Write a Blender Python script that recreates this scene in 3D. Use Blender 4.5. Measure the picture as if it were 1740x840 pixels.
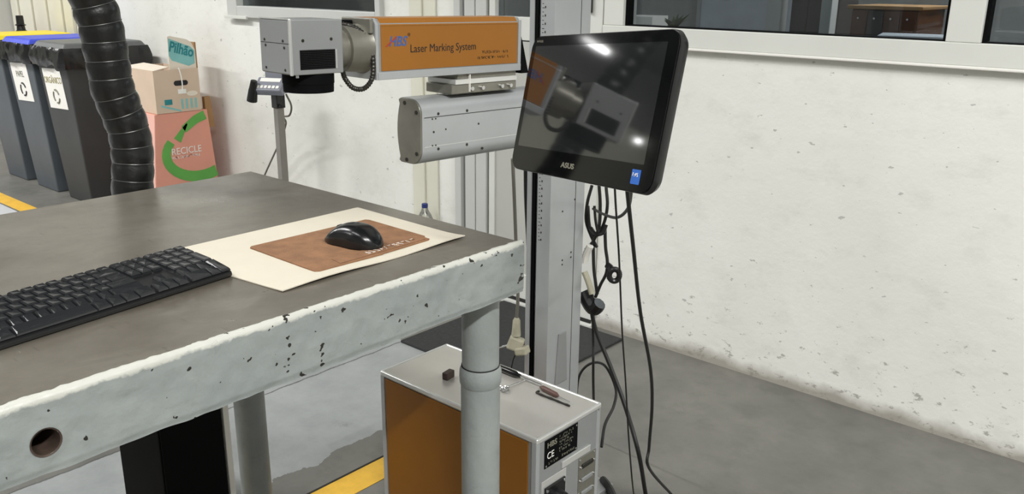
import bpy, bmesh, math, random
from mathutils import Vector, Matrix, noise as mnoise
random.seed(7)
for o in list(bpy.data.objects): bpy.data.objects.remove(o)
S = bpy.context.scene
C = S.collection
PI = math.pi

# ------------------------------------------------------------------ camera
FPX, CX, CY = 1482.0, 870.0, 420.0
CAM = Vector((0.0, -3.118, 1.55))
def _rc(p): return Vector((p[0]-CX, p[1]-CY, FPX))
_dn = _rc((820, 5250)).normalized()
_v1 = _rc((-897, -53)); _v1 = (_v1 - _dn*_v1.dot(_dn)).normalized()
_X = -_v1; _Z = -_dn; _Y = _Z.cross(_X)
RW = Matrix((_X, _Y, _Z))                       # camera (right, down, forward) -> world
cd = bpy.data.cameras.new('camera'); cam = bpy.data.objects.new('camera', cd); C.objects.link(cam)
cd.sensor_width = 36.0; cd.lens = FPX*36.0/1740.0; cd.clip_start = 0.05; cd.clip_end = 100
_cols = [RW.col[0], -RW.col[1], -RW.col[2]]
cam.matrix_world = Matrix.Translation(CAM) @ Matrix(((_cols[0][0], _cols[1][0], _cols[2][0]), (_cols[0][1], _cols[1][1], _cols[2][1]), (_cols[0][2], _cols[1][2], _cols[2][2]))).to_4x4()
S.camera = cam
def ray(p): return (RW @ _rc(p)).normalized()
def atx(px, py, x): d = ray((px, py)); return CAM + d*((x-CAM.x)/d.x)
def aty(px, py, y): d = ray((px, py)); return CAM + d*((y-CAM.y)/d.y)
def atz(px, py, z): d = ray((px, py)); return CAM + d*((z-CAM.z)/d.z)

# ------------------------------------------------------------------ light
S.view_settings.view_transform = 'Standard'; S.view_settings.look = 'None'
S.view_settings.gamma = 1.0; S.view_settings.use_curve_mapping = False
S.view_settings.exposure = 0.0
W = bpy.data.worlds.new('hall_ambient'); S.world = W; W.use_nodes = True
W.node_tree.nodes['Background'].inputs[0].default_value = (0.93, 0.97, 1.0, 1)
W.node_tree.nodes['Background'].inputs[1].default_value = 0.30
def tube(name, loc, power, length=2.4, wid=0.25, rz=0.0, col=(1.0, 0.995, 0.975)):
    l = bpy.data.lights.new(name, 'AREA'); l.shape = 'RECTANGLE'; l.size = length; l.size_y = wid
    l.energy = power; l.color = col
    o = bpy.data.objects.new(name, l); C.objects.link(o); o.location = loc; o.rotation_euler = (0, 0, rz)
    return o
tube('hall_tube_light', (2.0, -2.6, 4.2), 190, 1.4, 0.12, PI/2)
tube('hall_tube_light', (-1.6, -4.6, 4.6), 70, 2.4, 0.2, 0.0)
tube('hall_tube_light', (2.5, -4.7, 4.5), 250, 1.4, 0.15, PI/2)
tube('hall_tube_light', (-5.2, -3.6, 4.6), 190, 2.4, 0.2, 0.0)
tube('hall_tube_light', (-8.8, -3.4, 4.6), 190, 2.4, 0.2, 0.0)
tube('hall_tube_light', (-4.5, -6.8, 4.6), 110, 2.4, 0.2, 0.0)
tube('hall_tube_light', (-13.5, -4.0, 4.6), 200, 2.4, 0.2, 0.0)
tube('office_fill', (-0.9, 1.6, 2.55), 34, 1.0, 0.3, 0.0)  # unseen fill light added so the office contents show through the glass
tube('office_fill', (-4.4, 1.6, 2.55), 10, 1.0, 0.3, 0.0)  # weaker added fill behind the small left window, no lamp seen there

# ------------------------------------------------------------------ materials
def lin(c):
    out = []
    for v in c:
        v /= 255.0
        out.append(v/12.92 if v <= 0.04045 else ((v+0.055)/1.055)**2.4)
    return tuple(out)
class NT:
    def __init__(s, name):
        s.m = bpy.data.materials.new(name); s.m.use_nodes = True; s.t = s.m.node_tree
        s.b = s.t.nodes['Principled BSDF']; s._co = None
    def n(s, typ, **kw):
        x = s.t.nodes.new(typ)
        for k, v in kw.items(): setattr(x, k, v)
        return x
    def l(s, a, b): s.t.links.new(a, b)
    def co(s):
        if s._co is None: s._co = s.n('ShaderNodeTexCoord').outputs['Object']
        return s._co
    def noise(s, scale, detail=4, rough=0.55, stretch=None, dist=0.0):
        v = s.co()
        if stretch:
            mp = s.n('ShaderNodeMapping'); mp.inputs['Scale'].default_value = stretch; s.l(v, mp.inputs[0]); v = mp.outputs[0]
        x = s.n('ShaderNodeTexNoise'); x.inputs['Scale'].default_value = scale; x.inputs['Detail'].default_value = detail
        x.inputs['Roughness'].default_value = rough; x.inputs['Distortion'].default_value = dist; s.l(v, x.inputs['Vector'])
        return x.outputs['Fac']
    def ramp(s, fac, lo, hi, a=0.0, b=1.0):
        x = s.n('ShaderNodeMapRange'); x.inputs[1].default_value = lo; x.inputs[2].default_value = hi
        x.inputs[3].default_value = a; x.inputs[4].default_value = b; s.l(fac, x.inputs[0]); return x.outputs[0]
    def math(s, op, a, b=None):
        x = s.n('ShaderNodeMath', operation=op)
        for i, v in enumerate((a, b)):
            if v is None: continue
            if isinstance(v, (int, float)): x.inputs[i].default_value = v
            else: s.l(v, x.inputs[i])
        return x.outputs[0]
    def mix(s, fac, a, b):
        x = s.n('ShaderNodeMix', data_type='RGBA')
        if isinstance(fac, (int, float)): x.inputs[0].default_value = fac
        else: s.l(fac, x.inputs[0])
        for i, v in ((6, a), (7, b)):
            if isinstance(v, tuple): x.inputs[i].default_value = (*v[:3], 1)
            else: s.l(v, x.inputs[i])
        return x.outputs[2]
    def xyz(s):
        x = s.n('ShaderNodeSeparateXYZ'); s.l(s.co(), x.inputs[0]); return x.outputs
    def bump(s, h, strength=0.3, dist=0.01):
        x = s.n('ShaderNodeBump'); x.inputs['Strength'].default_value = strength; x.inputs['Distance'].default_value = dist
        s.l(h, x.inputs['Height']); s.l(x.outputs[0], s.b.inputs['Normal'])
    def base(s, c):
        if isinstance(c, tuple): s.b.inputs['Base Color'].default_value = (*c[:3], 1)
        else: s.l(c, s.b.inputs['Base Color'])
    def set(s, rough=None, metal=None, spec=None):
        if rough is not None:
            if isinstance(rough, (int, float)): s.b.inputs['Roughness'].default_value = rough
            else: s.l(rough, s.b.inputs['Roughness'])
        if metal is not None: s.b.inputs['Metallic'].default_value = metal
        if spec is not None: s.b.inputs['Specular IOR Level'].default_value = spec
M = {}
def mat(name, c, rough=0.5, metal=0.0, var=0.08, vs=8.0, bmp=0.0, bs=60.0, spec=None, stretch=None):
    k = NT(name); c = lin(c)
    f = k.noise(vs, 4, 0.6, stretch)
    f = k.ramp(f, 0.3, 0.7)
    k.base(k.mix(f, tuple(v*(1-var) for v in c), tuple(min(1, v*(1+var)) for v in c)))
    k.set(rough, metal, spec)
    if bmp: k.bump(k.noise(bs, 3), bmp, 0.004)
    M[name] = k.m; return k.m

mat('white_frame', (214, 215, 209), 0.45, var=0.03, vs=3)
mat('grey_frame', (196, 197, 193), 0.45, var=0.03, vs=3)
mat('door_panel', (186, 186, 180), 0.5, var=0.03, vs=4)
mat('dark_gap', (30, 30, 30), 0.8)
mat('cream_paint', (214, 212, 196), 0.6, var=0.04, vs=4)
mat('alu', (176, 179, 180), 0.36, 0.35, var=0.05, vs=6)
mat('alu_brushed', (176, 178, 177), 0.36, 0.6, var=0.06, vs=10, stretch=(40, 1, 40))
mat('alu_side', (150, 152, 152), 0.4, 0.3, var=0.04, vs=6)
mat('silver_cast', (132, 130, 120), 0.36, 0.5, var=0.12, vs=14)
mat('steel_dark', (70, 68, 64), 0.4, 0.8)
mat('chrome', (205, 205, 205), 0.22, 0.9, var=0.03)
mat('alu_rim', (225, 225, 222), 0.28, 0.6, var=0.03)
mat('lid_metal', (196, 193, 186), 0.32, 0.45, var=0.05, vs=5)
mat('orange_paint', (152, 97, 26), 0.42, 0.1, var=0.05, vs=5)
mat('orange_dark', (134, 84, 11), 0.45, 0.1, var=0.06, vs=5)
mat('black_plastic', (18, 18, 19), 0.34, var=0.1)
mat('black_gloss', (18, 19, 20), 0.24, var=0.1)
mat('black_matt', (6, 7, 8), 0.7, var=0.1, spec=0.1)
mat('key_plastic', (36, 37, 39), 0.18, var=0.08)
mat('kb_body', (16, 17, 18), 0.42, var=0.1)
mat('cable', (24, 24, 24), 0.5, var=0.1)
mat('cable_grey', (108, 106, 98), 0.55, var=0.1)
mat('plug_beige', (166, 162, 142), 0.55, var=0.12, vs=40)
mat('white_plastic', (222, 220, 212), 0.45, var=0.06)
mat('card_cream', (204, 197, 180), 0.85, var=0.025, vs=14)
mat('cork', (134, 97, 68), 0.9, var=0.2, vs=30, bmp=0.3, bs=220)
mat('print_white', (236, 234, 228), 0.7, var=0.02)
mat('print_black', (26, 24, 22), 0.6)
mat('print_blue', (62, 92, 150), 0.5)
mat('print_red', (176, 40, 36), 0.5)
mat('print_teal', (34, 128, 134), 0.7)
mat('print_teal_pale', (128, 186, 184), 0.7)
mat('print_green', (98, 170, 78), 0.7)
mat('print_grey', (120, 118, 104), 0.7)
mat('print_olive', (150, 140, 80), 0.7)
mat('sticker_blue', (52, 104, 190), 0.35)
mat('carton', (206, 184, 162), 0.85, var=0.04, vs=6)
mat('carton_white', (226, 216, 200), 0.85, var=0.03)
mat('carton_brown', (160, 124, 84), 0.85, var=0.06)
mat('carton_pink', (224, 156, 136), 0.8, var=0.04, vs=5)
mat('carton_pink_pale', (232, 180, 166), 0.8, var=0.04, vs=5)
mat('bin_grey', (82, 88, 94), 0.5, var=0.08, vs=5)
mat('bin_dark', (58, 60, 60), 0.55, var=0.1, vs=5)
mat('lid_yellow', (238, 214, 40), 0.45, var=0.04)
mat('lid_blue', (62, 78, 205), 0.45, var=0.06)
mat('lid_grey', (96, 98, 98), 0.45, var=0.06)
mat('bag_black', (18, 18, 19), 0.25, var=0.1, bmp=0.5, bs=30)
mat('hose_black', (20, 20, 20), 0.34, var=0.15, vs=20, bmp=0.4, bs=45)
mat('hose_wire', (96, 96, 94), 0.35, 0.5)
mat('red_paint', (170, 36, 32), 0.4)
mat('mat_black', (48, 49, 49), 0.95, var=0.18, vs=60, bmp=0.4, bs=400)
mat('yellow_paint', (226, 178, 60), 0.6, var=0.1, vs=14)
mat('scale_grey', (126, 128, 138), 0.45)
mat('scale_post', (134, 130, 124), 0.38, 0.3, var=0.06, vs=6)
mat('bottle_cap', (40, 52, 110), 0.4)
mat('rust_inside', (66, 54, 46), 0.6, 0.2, var=0.3, vs=60)
mat('screen', (30, 32, 33), 0.05, var=0.02); M['screen'].node_tree.nodes['Principled BSDF'].inputs['IOR'].default_value = 2.3
mat('bezel', (9, 10, 11), 0.06, var=0.05)
mat('hall_wall', (150, 150, 147), 0.8, var=0.1, vs=0.6)
mat('hall_ceiling', (96, 98, 98), 0.8)
mat('wood_brown', (92, 54, 32), 0.5, var=0.2, vs=6)
mat('office_wall', (150, 152, 150), 0.8)
mat('office_dark', (58, 52, 50), 0.6)
mat('office_board', (190, 198, 206), 0.5)
mat('plant_green', (84, 92, 60), 0.7)
mat('block_brown', (58, 44, 38), 0.6, var=0.25, vs=40)
mat('brown_handle', (92, 66, 60), 0.5)

_k = NT('lamp_glow'); _k.base((1.0, 1.0, 1.0)); _k.b.inputs['Emission Color'].default_value = (1, 1, 1, 1); _k.b.inputs['Emission Strength'].default_value = 14.0; M['lamp_glow'] = _k.m
def m_wall():
    k = NT('plaster_wall'); P = k.xyz()
    a = k.ramp(k.noise(1.1, 5, 0.6), 0.3, 0.7)
    col = k.mix(a, lin((222, 222, 215)), lin((234, 234, 229)))
    b = k.ramp(k.noise(5.5, 6, 0.7, (1, 1, 1.6)), 0.52, 0.78, 0, 0.5)
    col = k.mix(b, col, lin((198, 197, 189)))
    # scuffs get denser near the floor
    low = k.ramp(P[2], 0.0, 0.55, 1.0, 0.0)
    sc = k.noise(16, 5, 0.7, (1, 1, 1.8))
    thr = k.math('ADD', sc, k.math('MULTIPLY', low, 0.10))
    sp = k.ramp(thr, 0.665, 0.72, 0, 0.7)
    col = k.mix(sp, col, lin((140, 138, 130)))
    sp2 = k.ramp(k.noise(30, 3, 0.5, (0.7, 1, 1.4)), 0.69, 0.71, 0, 0.6)
    col = k.mix(sp2, col, lin((150, 150, 146)))
    skirt = k.math('ADD', P[2], k.math('MULTIPLY', k.noise(5, 4, 0.6), 0.10))
    sk = k.ramp(skirt, 0.065, 0.115, 0.8, 0.0)
    col = k.mix(sk, col, lin((138, 131, 120)))
    k.base(col); k.set(0.75); k.bump(k.noise(14, 6, 0.6), 0.22, 0.012); M['plaster'] = k.m
m_wall()
def m_floor():
    k = NT('concrete_floor'); P = k.xyz()
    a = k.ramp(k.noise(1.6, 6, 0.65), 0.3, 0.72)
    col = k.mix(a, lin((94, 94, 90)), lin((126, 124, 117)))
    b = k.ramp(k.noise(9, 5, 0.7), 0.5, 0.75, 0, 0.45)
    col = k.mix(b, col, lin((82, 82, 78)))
    nz = k.math('MULTIPLY', k.ramp(k.noise(7, 5, 0.6), 0.3, 0.7, -1, 1), 0.03)
    edge = k.math('ADD', P[0], nz)
    paint = k.math('MULTIPLY', k.math('LESS_THAN', edge, -2.185), k.math('LESS_THAN', P[1], -0.72))
    far = k.math('GREATER_THAN', P[0], -5.2)
    paint = k.math('MULTIPLY', paint, far)
    worn = k.ramp(k.noise(4.5, 6, 0.7), 0.62, 0.72, 1, 0.55)
    paint = k.math('MULTIPLY', paint, worn)
    pc = k.mix(k.ramp(k.noise(6, 6, 0.7), 0.3, 0.7), lin((142, 146, 146)), lin((162, 165, 165)))
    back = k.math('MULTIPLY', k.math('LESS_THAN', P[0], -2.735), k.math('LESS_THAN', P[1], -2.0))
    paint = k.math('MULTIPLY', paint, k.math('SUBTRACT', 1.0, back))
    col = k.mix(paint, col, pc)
    # walkway beyond the far yellow line is painted pale too
    pf = k.math('MULTIPLY', k.math('LESS_THAN', P[0], -5.6), k.math('LESS_THAN', P[1], -1.01))
    col = k.mix(pf, col, lin((190, 192, 194)))
    # joint in the slab
    j = k.math('ABSOLUTE', k.math('ADD', k.math('ADD', P[0], 2.735), k.math('MULTIPLY', nz, 0.25)))
    jl = k.math('MULTIPLY', k.math('LESS_THAN', j, 0.004), k.math('LESS_THAN', P[1], -0.74))
    col = k.mix(k.math('MULTIPLY', jl, 0.8), col, lin((70, 70, 68)))
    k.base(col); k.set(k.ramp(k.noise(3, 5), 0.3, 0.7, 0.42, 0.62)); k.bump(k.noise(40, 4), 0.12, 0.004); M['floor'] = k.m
m_floor()
def m_top():
    k = NT('steel_tabletop')
    a = k.ramp(k.noise(3.2, 6, 0.65, (1, 0.7, 1)), 0.3, 0.7)
    col = k.mix(a, lin((90, 84, 75)), lin((122, 117, 107)))
    b = k.ramp(k.noise(9, 6, 0.75, (1.5, 0.8, 1), 0.6), 0.52, 0.78, 0, 0.5)
    col = k.mix(b, col, lin((132, 128, 118)))
    s = k.ramp(k.noise(60, 3, 0.5, (0.25, 1.4, 1)), 0.66, 0.72, 0, 0.35)
    col = k.mix(s, col, lin((66, 61, 55)))
    k.base(col); k.set(k.ramp(k.noise(5, 6, 0.7), 0.3, 0.7, 0.26, 0.4), 0.15, 0.6); k.bump(k.noise(90, 3), 0.05, 0.002); M['tabletop'] = k.m
m_top()
def m_apron(name, chips=True):
    k = NT(name); P = k.xyz()
    a = k.ramp(k.noise(7, 6, 0.65), 0.3, 0.7)
    col = k.mix(a, lin((132, 138, 137)), lin((150, 155, 153)))
    b = k.ramp(k.noise(22, 5, 0.7, (1, 0.6, 1.5)), 0.58, 0.74, 0, 0.5)
    col = k.mix(b, col, lin((120, 124, 121)))
    if chips:
        rim = k.ramp(k.math('ADD', P[2], k.math('MULTIPLY', k.ramp(k.noise(38, 4, 0.6), 0.3, 0.7, -1, 1), 0.004)), 1.0425, 1.0465, 0.0, 1.0)
        col = k.mix(k.math('MULTIPLY', rim, 0.75), col, lin((206, 206, 196)))
        n1 = k.noise(60, 2.5, 0.5, (1, 0.8, 1))
        n2 = k.math('ADD', n1, k.math('MULTIPLY', rim, 0.055))
        n2 = k.math('ADD', n2, k.math('MULTIPLY', k.ramp(k.noise(3.0, 2), 0.45, 0.7), 0.06))
        ch = k.ramp(n2, 0.705, 0.715)
        col = k.mix(ch, col, lin((38, 35, 32)))
        ck = k.ramp(k.math('ABSOLUTE', k.math('SUBTRACT', k.noise(9, 3, 0.6, None, 1.0), 0.5)), 0.0, 0.006, 0.4, 0)
        ck = k.math('MULTIPLY', ck, k.ramp(k.noise(4, 2), 0.55, 0.65))
        col = k.mix(ck, col, lin((120, 122, 118)))
    k.base(col); k.set(0.42); k.bump(k.noise(18, 6, 0.55), 0.35, 0.010); M[name] = k.m
m_apron('apron_paint'); m_apron('leg_paint', False)
def m_glass(name, tint, rough=0.0, refl=1.0, trans=0.9):
    k = NT(name); t = k.t; t.nodes.remove(k.b)
    out = t.nodes['Material Output']
    tr = k.n('ShaderNodeBsdfTransparent'); tr.inputs[0].default_value = (*tint, 1)
    gl = k.n('ShaderNodeBsdfGlossy'); gl.inputs['Roughness'].default_value = rough; gl.inputs[0].default_value = (1, 1, 1, 1)
    fr = k.n('ShaderNodeFresnel'); fr.inputs[0].default_value = 1.5
    mx = k.n('ShaderNodeMixShader'); mu = k.math('MULTIPLY', fr.outputs[0], refl)
    k.l(mu, mx.inputs[0]); k.l(tr.outputs[0], mx.inputs[1]); k.l(gl.outputs[0], mx.inputs[2]); k.l(mx.outputs[0], out.inputs[0])
    M[name] = k.m
m_glass('window_glass', (0.80, 0.84, 0.86), 0.0, 0.9)
m_glass('bottle_plastic', (0.965, 0.975, 0.98), 0.05, 0.8)
m_glass('acrylic', (0.90, 0.91, 0.90), 0.05, 1.3)

# ------------------------------------------------------------------ mesh helpers
def V(*a): return Vector(a)
WM = {}
LOCAL = [False]
def attach(o, parent):
    if parent is None: return
    o.parent = parent
    pm = WM.get(parent.name, Matrix.Identity(4))
    if LOCAL[0]: WM[o.name] = pm.copy()
    else: o.matrix_parent_inverse = pm.inverted()
class MB:
    def __init__(s): s.b = bmesh.new()
    def box(s, x0, x1, y0, y1, z0, z1, mw=None):
        vs = [s.b.verts.new((x, y, z)) for z in (z0, z1) for y in (y0, y1) for x in (x0, x1)]
        for f in ((0, 2, 3, 1), (4, 5, 7, 6), (0, 1, 5, 4), (2, 6, 7, 3), (0, 4, 6, 2), (1, 3, 7, 5)): s.b.faces.new([vs[i] for i in f])
        if mw is not None:
            for v in vs: v.co = mw @ v.co
        return s
    def hexa(s, pts):            # 4 bottom, 4 top, both counter-clockwise from above
        vs = [s.b.verts.new(p) for p in pts]
        for f in ((3, 2, 1, 0), (4, 5, 6, 7), (0, 1, 5, 4), (1, 2, 6, 5), (2, 3, 7, 6), (3, 0, 4, 7)): s.b.faces.new([vs[i] for i in f])
        return s
    def prism(s, poly, o, u, v, w):   # polygon in (u,v) at o, extruded by w
        o, u, v, w = Vector(o), Vector(u), Vector(v), Vector(w)
        a = [s.b.verts.new(o+u*p[0]+v*p[1]) for p in poly]; c = [s.b.verts.new(o+u*p[0]+v*p[1]+w) for p in poly]
        n = len(poly); fl = u.cross(v).dot(w) > 0
        f1 = s.b.faces.new(a[::-1] if fl else a); f2 = s.b.faces.new(c if fl else c[::-1])
        for i in range(n):
            j = (i+1) % n
            q = [a[i], a[j], c[j], c[i]]; s.b.faces.new(q if fl else q[::-1])
        return s
    def cyl(s, p0, p1, r0, r1=None, n=24, cap=True):
        return s.lathe(p0, p1, [(0, r0), (1, r0 if r1 is None else r1)], n, cap)
    def lathe(s, p0, p1, prof, n=24, cap=True):   # prof: (t along axis, radius)
        p0, p1 = Vector(p0), Vector(p1); ax = (p1-p0); d = ax.normalized()
        u = d.orthogonal().normalized(); v = d.cross(u)
        rings = []
        for t, r in prof:
            c = p0+ax*t
            rings.append([s.b.verts.new(c+(u*math.cos(2*PI*i/n)+v*math.sin(2*PI*i/n))*max(r, 1e-5)) for i in range(n)])
        for a, b in zip(rings, rings[1:]):
            for i in range(n): s.b.faces.new((a[i], a[(i+1) % n], b[(i+1) % n], b[i]))
        if cap: s.b.faces.new(rings[0][::-1]); s.b.faces.new(rings[-1])
        return s
    def tube(s, pts, r, n=8, smooth=8, cap=True):
        pts = [Vector(p) for p in pts]
        if smooth and len(pts) > 2:
            q = [pts[0]*2-pts[1]] + pts + [pts[-1]*2-pts[-2]]; out = []
            for i in range(1, len(q)-2):
                for k in range(smooth):
                    t = k/smooth; a, b, c_, d = q[i-1], q[i], q[i+1], q[i+2]
                    out.append(0.5*((2*b)+(c_-a)*t+(2*a-5*b+4*c_-d)*t*t+(3*b-a-3*c_+d)*t**3))
            out.append(pts[-1]); pts = out
        rr = r if callable(r) else (lambda t: r)
        rings = []; u = None
        for i, p in enumerate(pts):
            d = (pts[min(i+1, len(pts)-1)]-pts[max(i-1, 0)]).normalized()
            if u is None: u = d.orthogonal().normalized()
            u = (u-d*u.dot(d)).normalized(); v = d.cross(u); R = rr(i/(len(pts)-1))
            rings.append([s.b.verts.new(p+(u*math.cos(2*PI*k/n)+v*math.sin(2*PI*k/n))*R) for k in range(n)])
        for a, b in zip(rings, rings[1:]):
            for k in range(n): s.b.faces.new((a[k], a[(k+1) % n], b[(k+1) % n], b[k]))
        if cap: s.b.faces.new(rings[0][::-1]); s.b.faces.new(rings[-1])
        return s
    def xf(s, m):
        bmesh.ops.transform(s.b, matrix=m, verts=s.b.verts); return s
    def out(s, name, m, parent=None, bevel=0.0, smooth=False, seg=2, angle=0.6):
        bmesh.ops.recalc_face_normals(s.b, faces=s.b.faces)
        me = bpy.data.meshes.new(name); s.b.to_mesh(me); s.b.free()
        me.materials.append(M[m] if isinstance(m, str) else m)
        o = bpy.data.objects.new(name, me); C.objects.link(o)
        attach(o, parent)
        if smooth:
            for p in me.polygons: p.use_smooth = True
            me.set_sharp_from_angle(angle=angle)
        if bevel:
            b = o.modifiers.new('bevel', 'BEVEL'); b.width = bevel; b.segments = seg; b.limit_method = 'ANGLE'; b.angle_limit = 0.6
        return o
def tag(o, label=None, cat=None, group=None, kind=None):
    if label: o['label'] = label
    if cat: o['category'] = cat
    if group: o['group'] = group
    if kind: o['kind'] = kind
    return o
def empty(name, loc=(0, 0, 0), label=None, cat=None, group=None, mw=None):
    o = bpy.data.objects.new(name, None); C.objects.link(o); o.empty_display_size = 0.05
    if mw is not None: o.matrix_world = mw
    else: o.location = loc; mw = Matrix.Translation(loc)
    WM[o.name] = mw.copy()
    return tag(o, label, cat, group)
def struct(o): o['kind'] = 'structure'; return o
def text(name, s, size, mw, m, parent, depth=0.0004, shear=0.0, sx=1.0, align='LEFT', bold=0.0):
    cu = bpy.data.curves.new(name, 'FONT'); cu.body = s; cu.size = size; cu.extrude = depth; cu.shear = shear
    cu.align_x = align; cu.offset = bold; cu.resolution_u = 3
    t = bpy.data.objects.new(name+'_tmp', cu); C.objects.link(t)
    bpy.context.view_layer.update()
    me = bpy.data.meshes.new_from_object(t.evaluated_get(bpy.context.evaluated_depsgraph_get()))
    bpy.data.objects.remove(t); bpy.data.curves.remove(cu)
    me.transform(mw @ Matrix.Diagonal((sx, 1, 1, 1)))
    me.materials.clear(); me.materials.append(M[m])
    o = bpy.data.objects.new(name, me); C.objects.link(o); attach(o, parent)
    return o
def frame(o, x, y):              # matrix: local x -> x, local y -> y, normal = x cross y
    x = Vector(x).normalized(); y = Vector(y); y = (y-x*y.dot(x)).normalized(); z = x.cross(y)
    return Matrix(((x[0], y[0], z[0], o[0]), (x[1], y[1], z[1], o[1]), (x[2], y[2], z[2], o[2]), (0, 0, 0, 1)))
def rrect(w, h, r, n=6, cx=0, cy=0):
    pts = []
    for qx, qy, a0 in ((1, 1, 0), (-1, 1, 90), (-1, -1, 180), (1, -1, 270)):
        for i in range(n+1):
            a = math.radians(a0+90*i/n)
            pts.append((cx+qx*(w/2-r)+r*math.cos(a), cy+qy*(h/2-r)+r*math.sin(a)))
    return pts

def scribble(name, mw, length, height, n, m, parent, sw=0.0008, seed=1):     # worn print too small to read: broken letter-like strokes
    rnd = random.Random(seed); b = MB(); p = length/n; th = 0.0003
    for i in range(n):
        if rnd.random() < 0.08: continue
        x = i*p; wl = p*0.62
        for kx in range(2+int(rnd.random()*2)):
            t = rnd.random()
            if t < 0.4: a, c_ = (x+wl*rnd.choice((0, 1)), 0), (x+wl*rnd.choice((0, 0.5, 1)), height)
            elif t < 0.8: h = height*rnd.choice((0, 0.5, 1)); a, c_ = (x, h), (x+wl, h)
            else: a, c_ = (x, height), (x+wl, 0)
            A, B = Vector((*a, 0)), Vector((*c_, 0)); d = (B-A)
            if d.length < 1e-6: continue
            d.normalize(); nn = Vector((-d.y, d.x, 0))*sw/2
            b.hexa([A-nn, B-nn, B+nn, A+nn, A-nn+V(0, 0, th), B-nn+V(0, 0, th), B+nn+V(0, 0, th), A+nn+V(0, 0, th)])
    b.xf(mw); return b.out(name, m, parent)

# ================================================================== THE SETTING
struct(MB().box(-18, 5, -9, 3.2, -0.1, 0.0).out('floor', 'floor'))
WT = 0.14
w = MB()
for x0, x1, z0, z1 in ((-18, -5.05, 0, 5), (-5.05, -3.655, 0, 1.365), (-5.05, -3.655, 2.6, 5), (-3.655, -3.095, 0, 5),
                       (-3.095, 1.6, 2.6, 5), (-2.21, 1.6, 0, 1.29), (1.6, 5, 0, 5)):
    w.box(x0, x1, 0, WT, z0, z1)
struct(w.out('wall_back', 'plaster'))
struct(MB().box(-18.1, -18, -9, WT, 0, 5.2).out('wall_left', 'hall_wall'))
struct(MB().box(5, 5.1, -9, WT, 0, 5.2).out('wall_right', 'hall_wall'))
struct(MB().box(-18.1, 5.1, -9.1, -9, 0, 5.2).out('wall_front', 'hall_wall'))
struct(MB().box(-18.1, 5.1, -9.1, WT, 5.0, 5.2).out('ceiling', 'hall_ceiling'))
struct(MB().box(-18.0, -17.94, -7.6, -4.6, 0, 3.7).out('wall_panel_added', 'cream_paint'))  # unseen cream panel, added for the beige patch mirrored in the monitor
def lamp(c, d, ln, label):
    t = empty('tube_lamp', c, label, 'lamp', 'tube lamps at the far end of the hall')
    c, d = V(*c), V(*d)
    MB().cyl(c-d*ln/2, c+d*ln/2, 0.05, n=14).out('tube', 'lamp_glow', t, smooth=True)
    MB().box(-0.09, 0.09, -ln/2-0.05, ln/2+0.05, 0.05, 0.10, Matrix.Translation(c) @ Matrix.Rotation(math.atan2(-d.x, d.y), 4, 'Z')).out('fixture', 'white_frame', t)
    for s_ in (-0.4, 0.4): MB().cyl(c+d*ln*s_+V(0, 0, 0.1), V(c.x+d.x*ln*s_, c.y+d.y*ln*s_, 5.0), 0.008, n=6).out('hanger', 'steel_dark', t)
lamp((-16.1, -5.0, 4.55), (0.35, 0.94, 0), 0.6, 'bright white tube lamp mirrored at the top of the dark monitor')
lamp((-17.3, -6.95, 3.42), (0.0, 1.0, 0), 0.10, 'small white lamp mirrored as a glint low in the monitor')
# the office behind the glass
struct(MB().box(-6.2, -6.1, WT, 3.1, 0, 2.7).out('wall_office_left', 'office_wall'))
struct(MB().box(1.9, 2.0, WT, 3.1, 0, 2.7).out('wall_office_right', 'office_wall'))
struct(MB().box(-6.2, 2.0, 3.1, 3.2, 0, 2.7).out('wall_office_back', 'office_wall'))
struct(MB().box(-6.2, 2.0, WT, 3.2, 2.7, 2.8).out('ceiling_office', 'office_wall'))
# pilaster beside the door
struct(MB().box(-3.42, -3.33, -0.022, 0.0, 0, 5).box(-3.33, -3.24, -0.012, 0.0, 0, 5).out('trim_1', 'cream_paint', bevel=0.004))

# small window on the left
wl = struct(MB().box(-5.108, -5.0, -0.03, 0.06, 1.309, 2.62).box(-3.68, -3.64, -0.03, 0.06, 1.309, 2.62)
            .box(-5.0, -3.68, -0.03, 0.06, 1.309, 1.378).box(-5.0, -3.68, -0.03, 0.06, 2.56, 2.62).out('window_1', 'grey_frame', bevel=0.004))
MB().box(-5.0, -3.68, 0.02, 0.028, 1.378, 2.56).out('pane', 'window_glass', wl)
MB().box(-5.125, -4.88, -0.045, -0.03, 1.300, 1.318).out('sill_piece', 'white_frame', wl, bevel=0.002)

# long office window on the right
wr = struct(MB().box(-2.21, 1.62, -0.03, 0.07, 1.300, 1.372).box(-2.21, 1.62, -0.03, 0.07, 2.56, 2.62)
            .box(-2.205, -2.108, -0.03, 0.07, 1.372, 2.56).box(-0.856, -0.752, -0.03, 0.07, 1.372, 2.56).box(1.5, 1.62, -0.03, 0.07, 1.372, 2.56)
            .out('window_2', 'white_frame', bevel=0.003))
MB().box(-2.212, 1.62, -0.034, 0.0, 1.290, 1.300).out('sill', 'print_white', wr, bevel=0.003)
for x0, x1 in ((-2.108, -0.856), (-0.752, 1.5)):
    MB().box(x0, x1, 0.03, 0.038, 1.372, 2.56).out('pane', 'window_glass', wr)
    g = MB()
    for a, b, c_, d in ((x0, x1, 1.372, 1.377), (x0, x0+0.012, 1.377, 2.56), (x1-0.012, x1, 1.377, 2.56)): g.box(a, b, -0.012, 0.03, c_, d)
    g.out('gasket', 'black_matt', wr)

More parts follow.
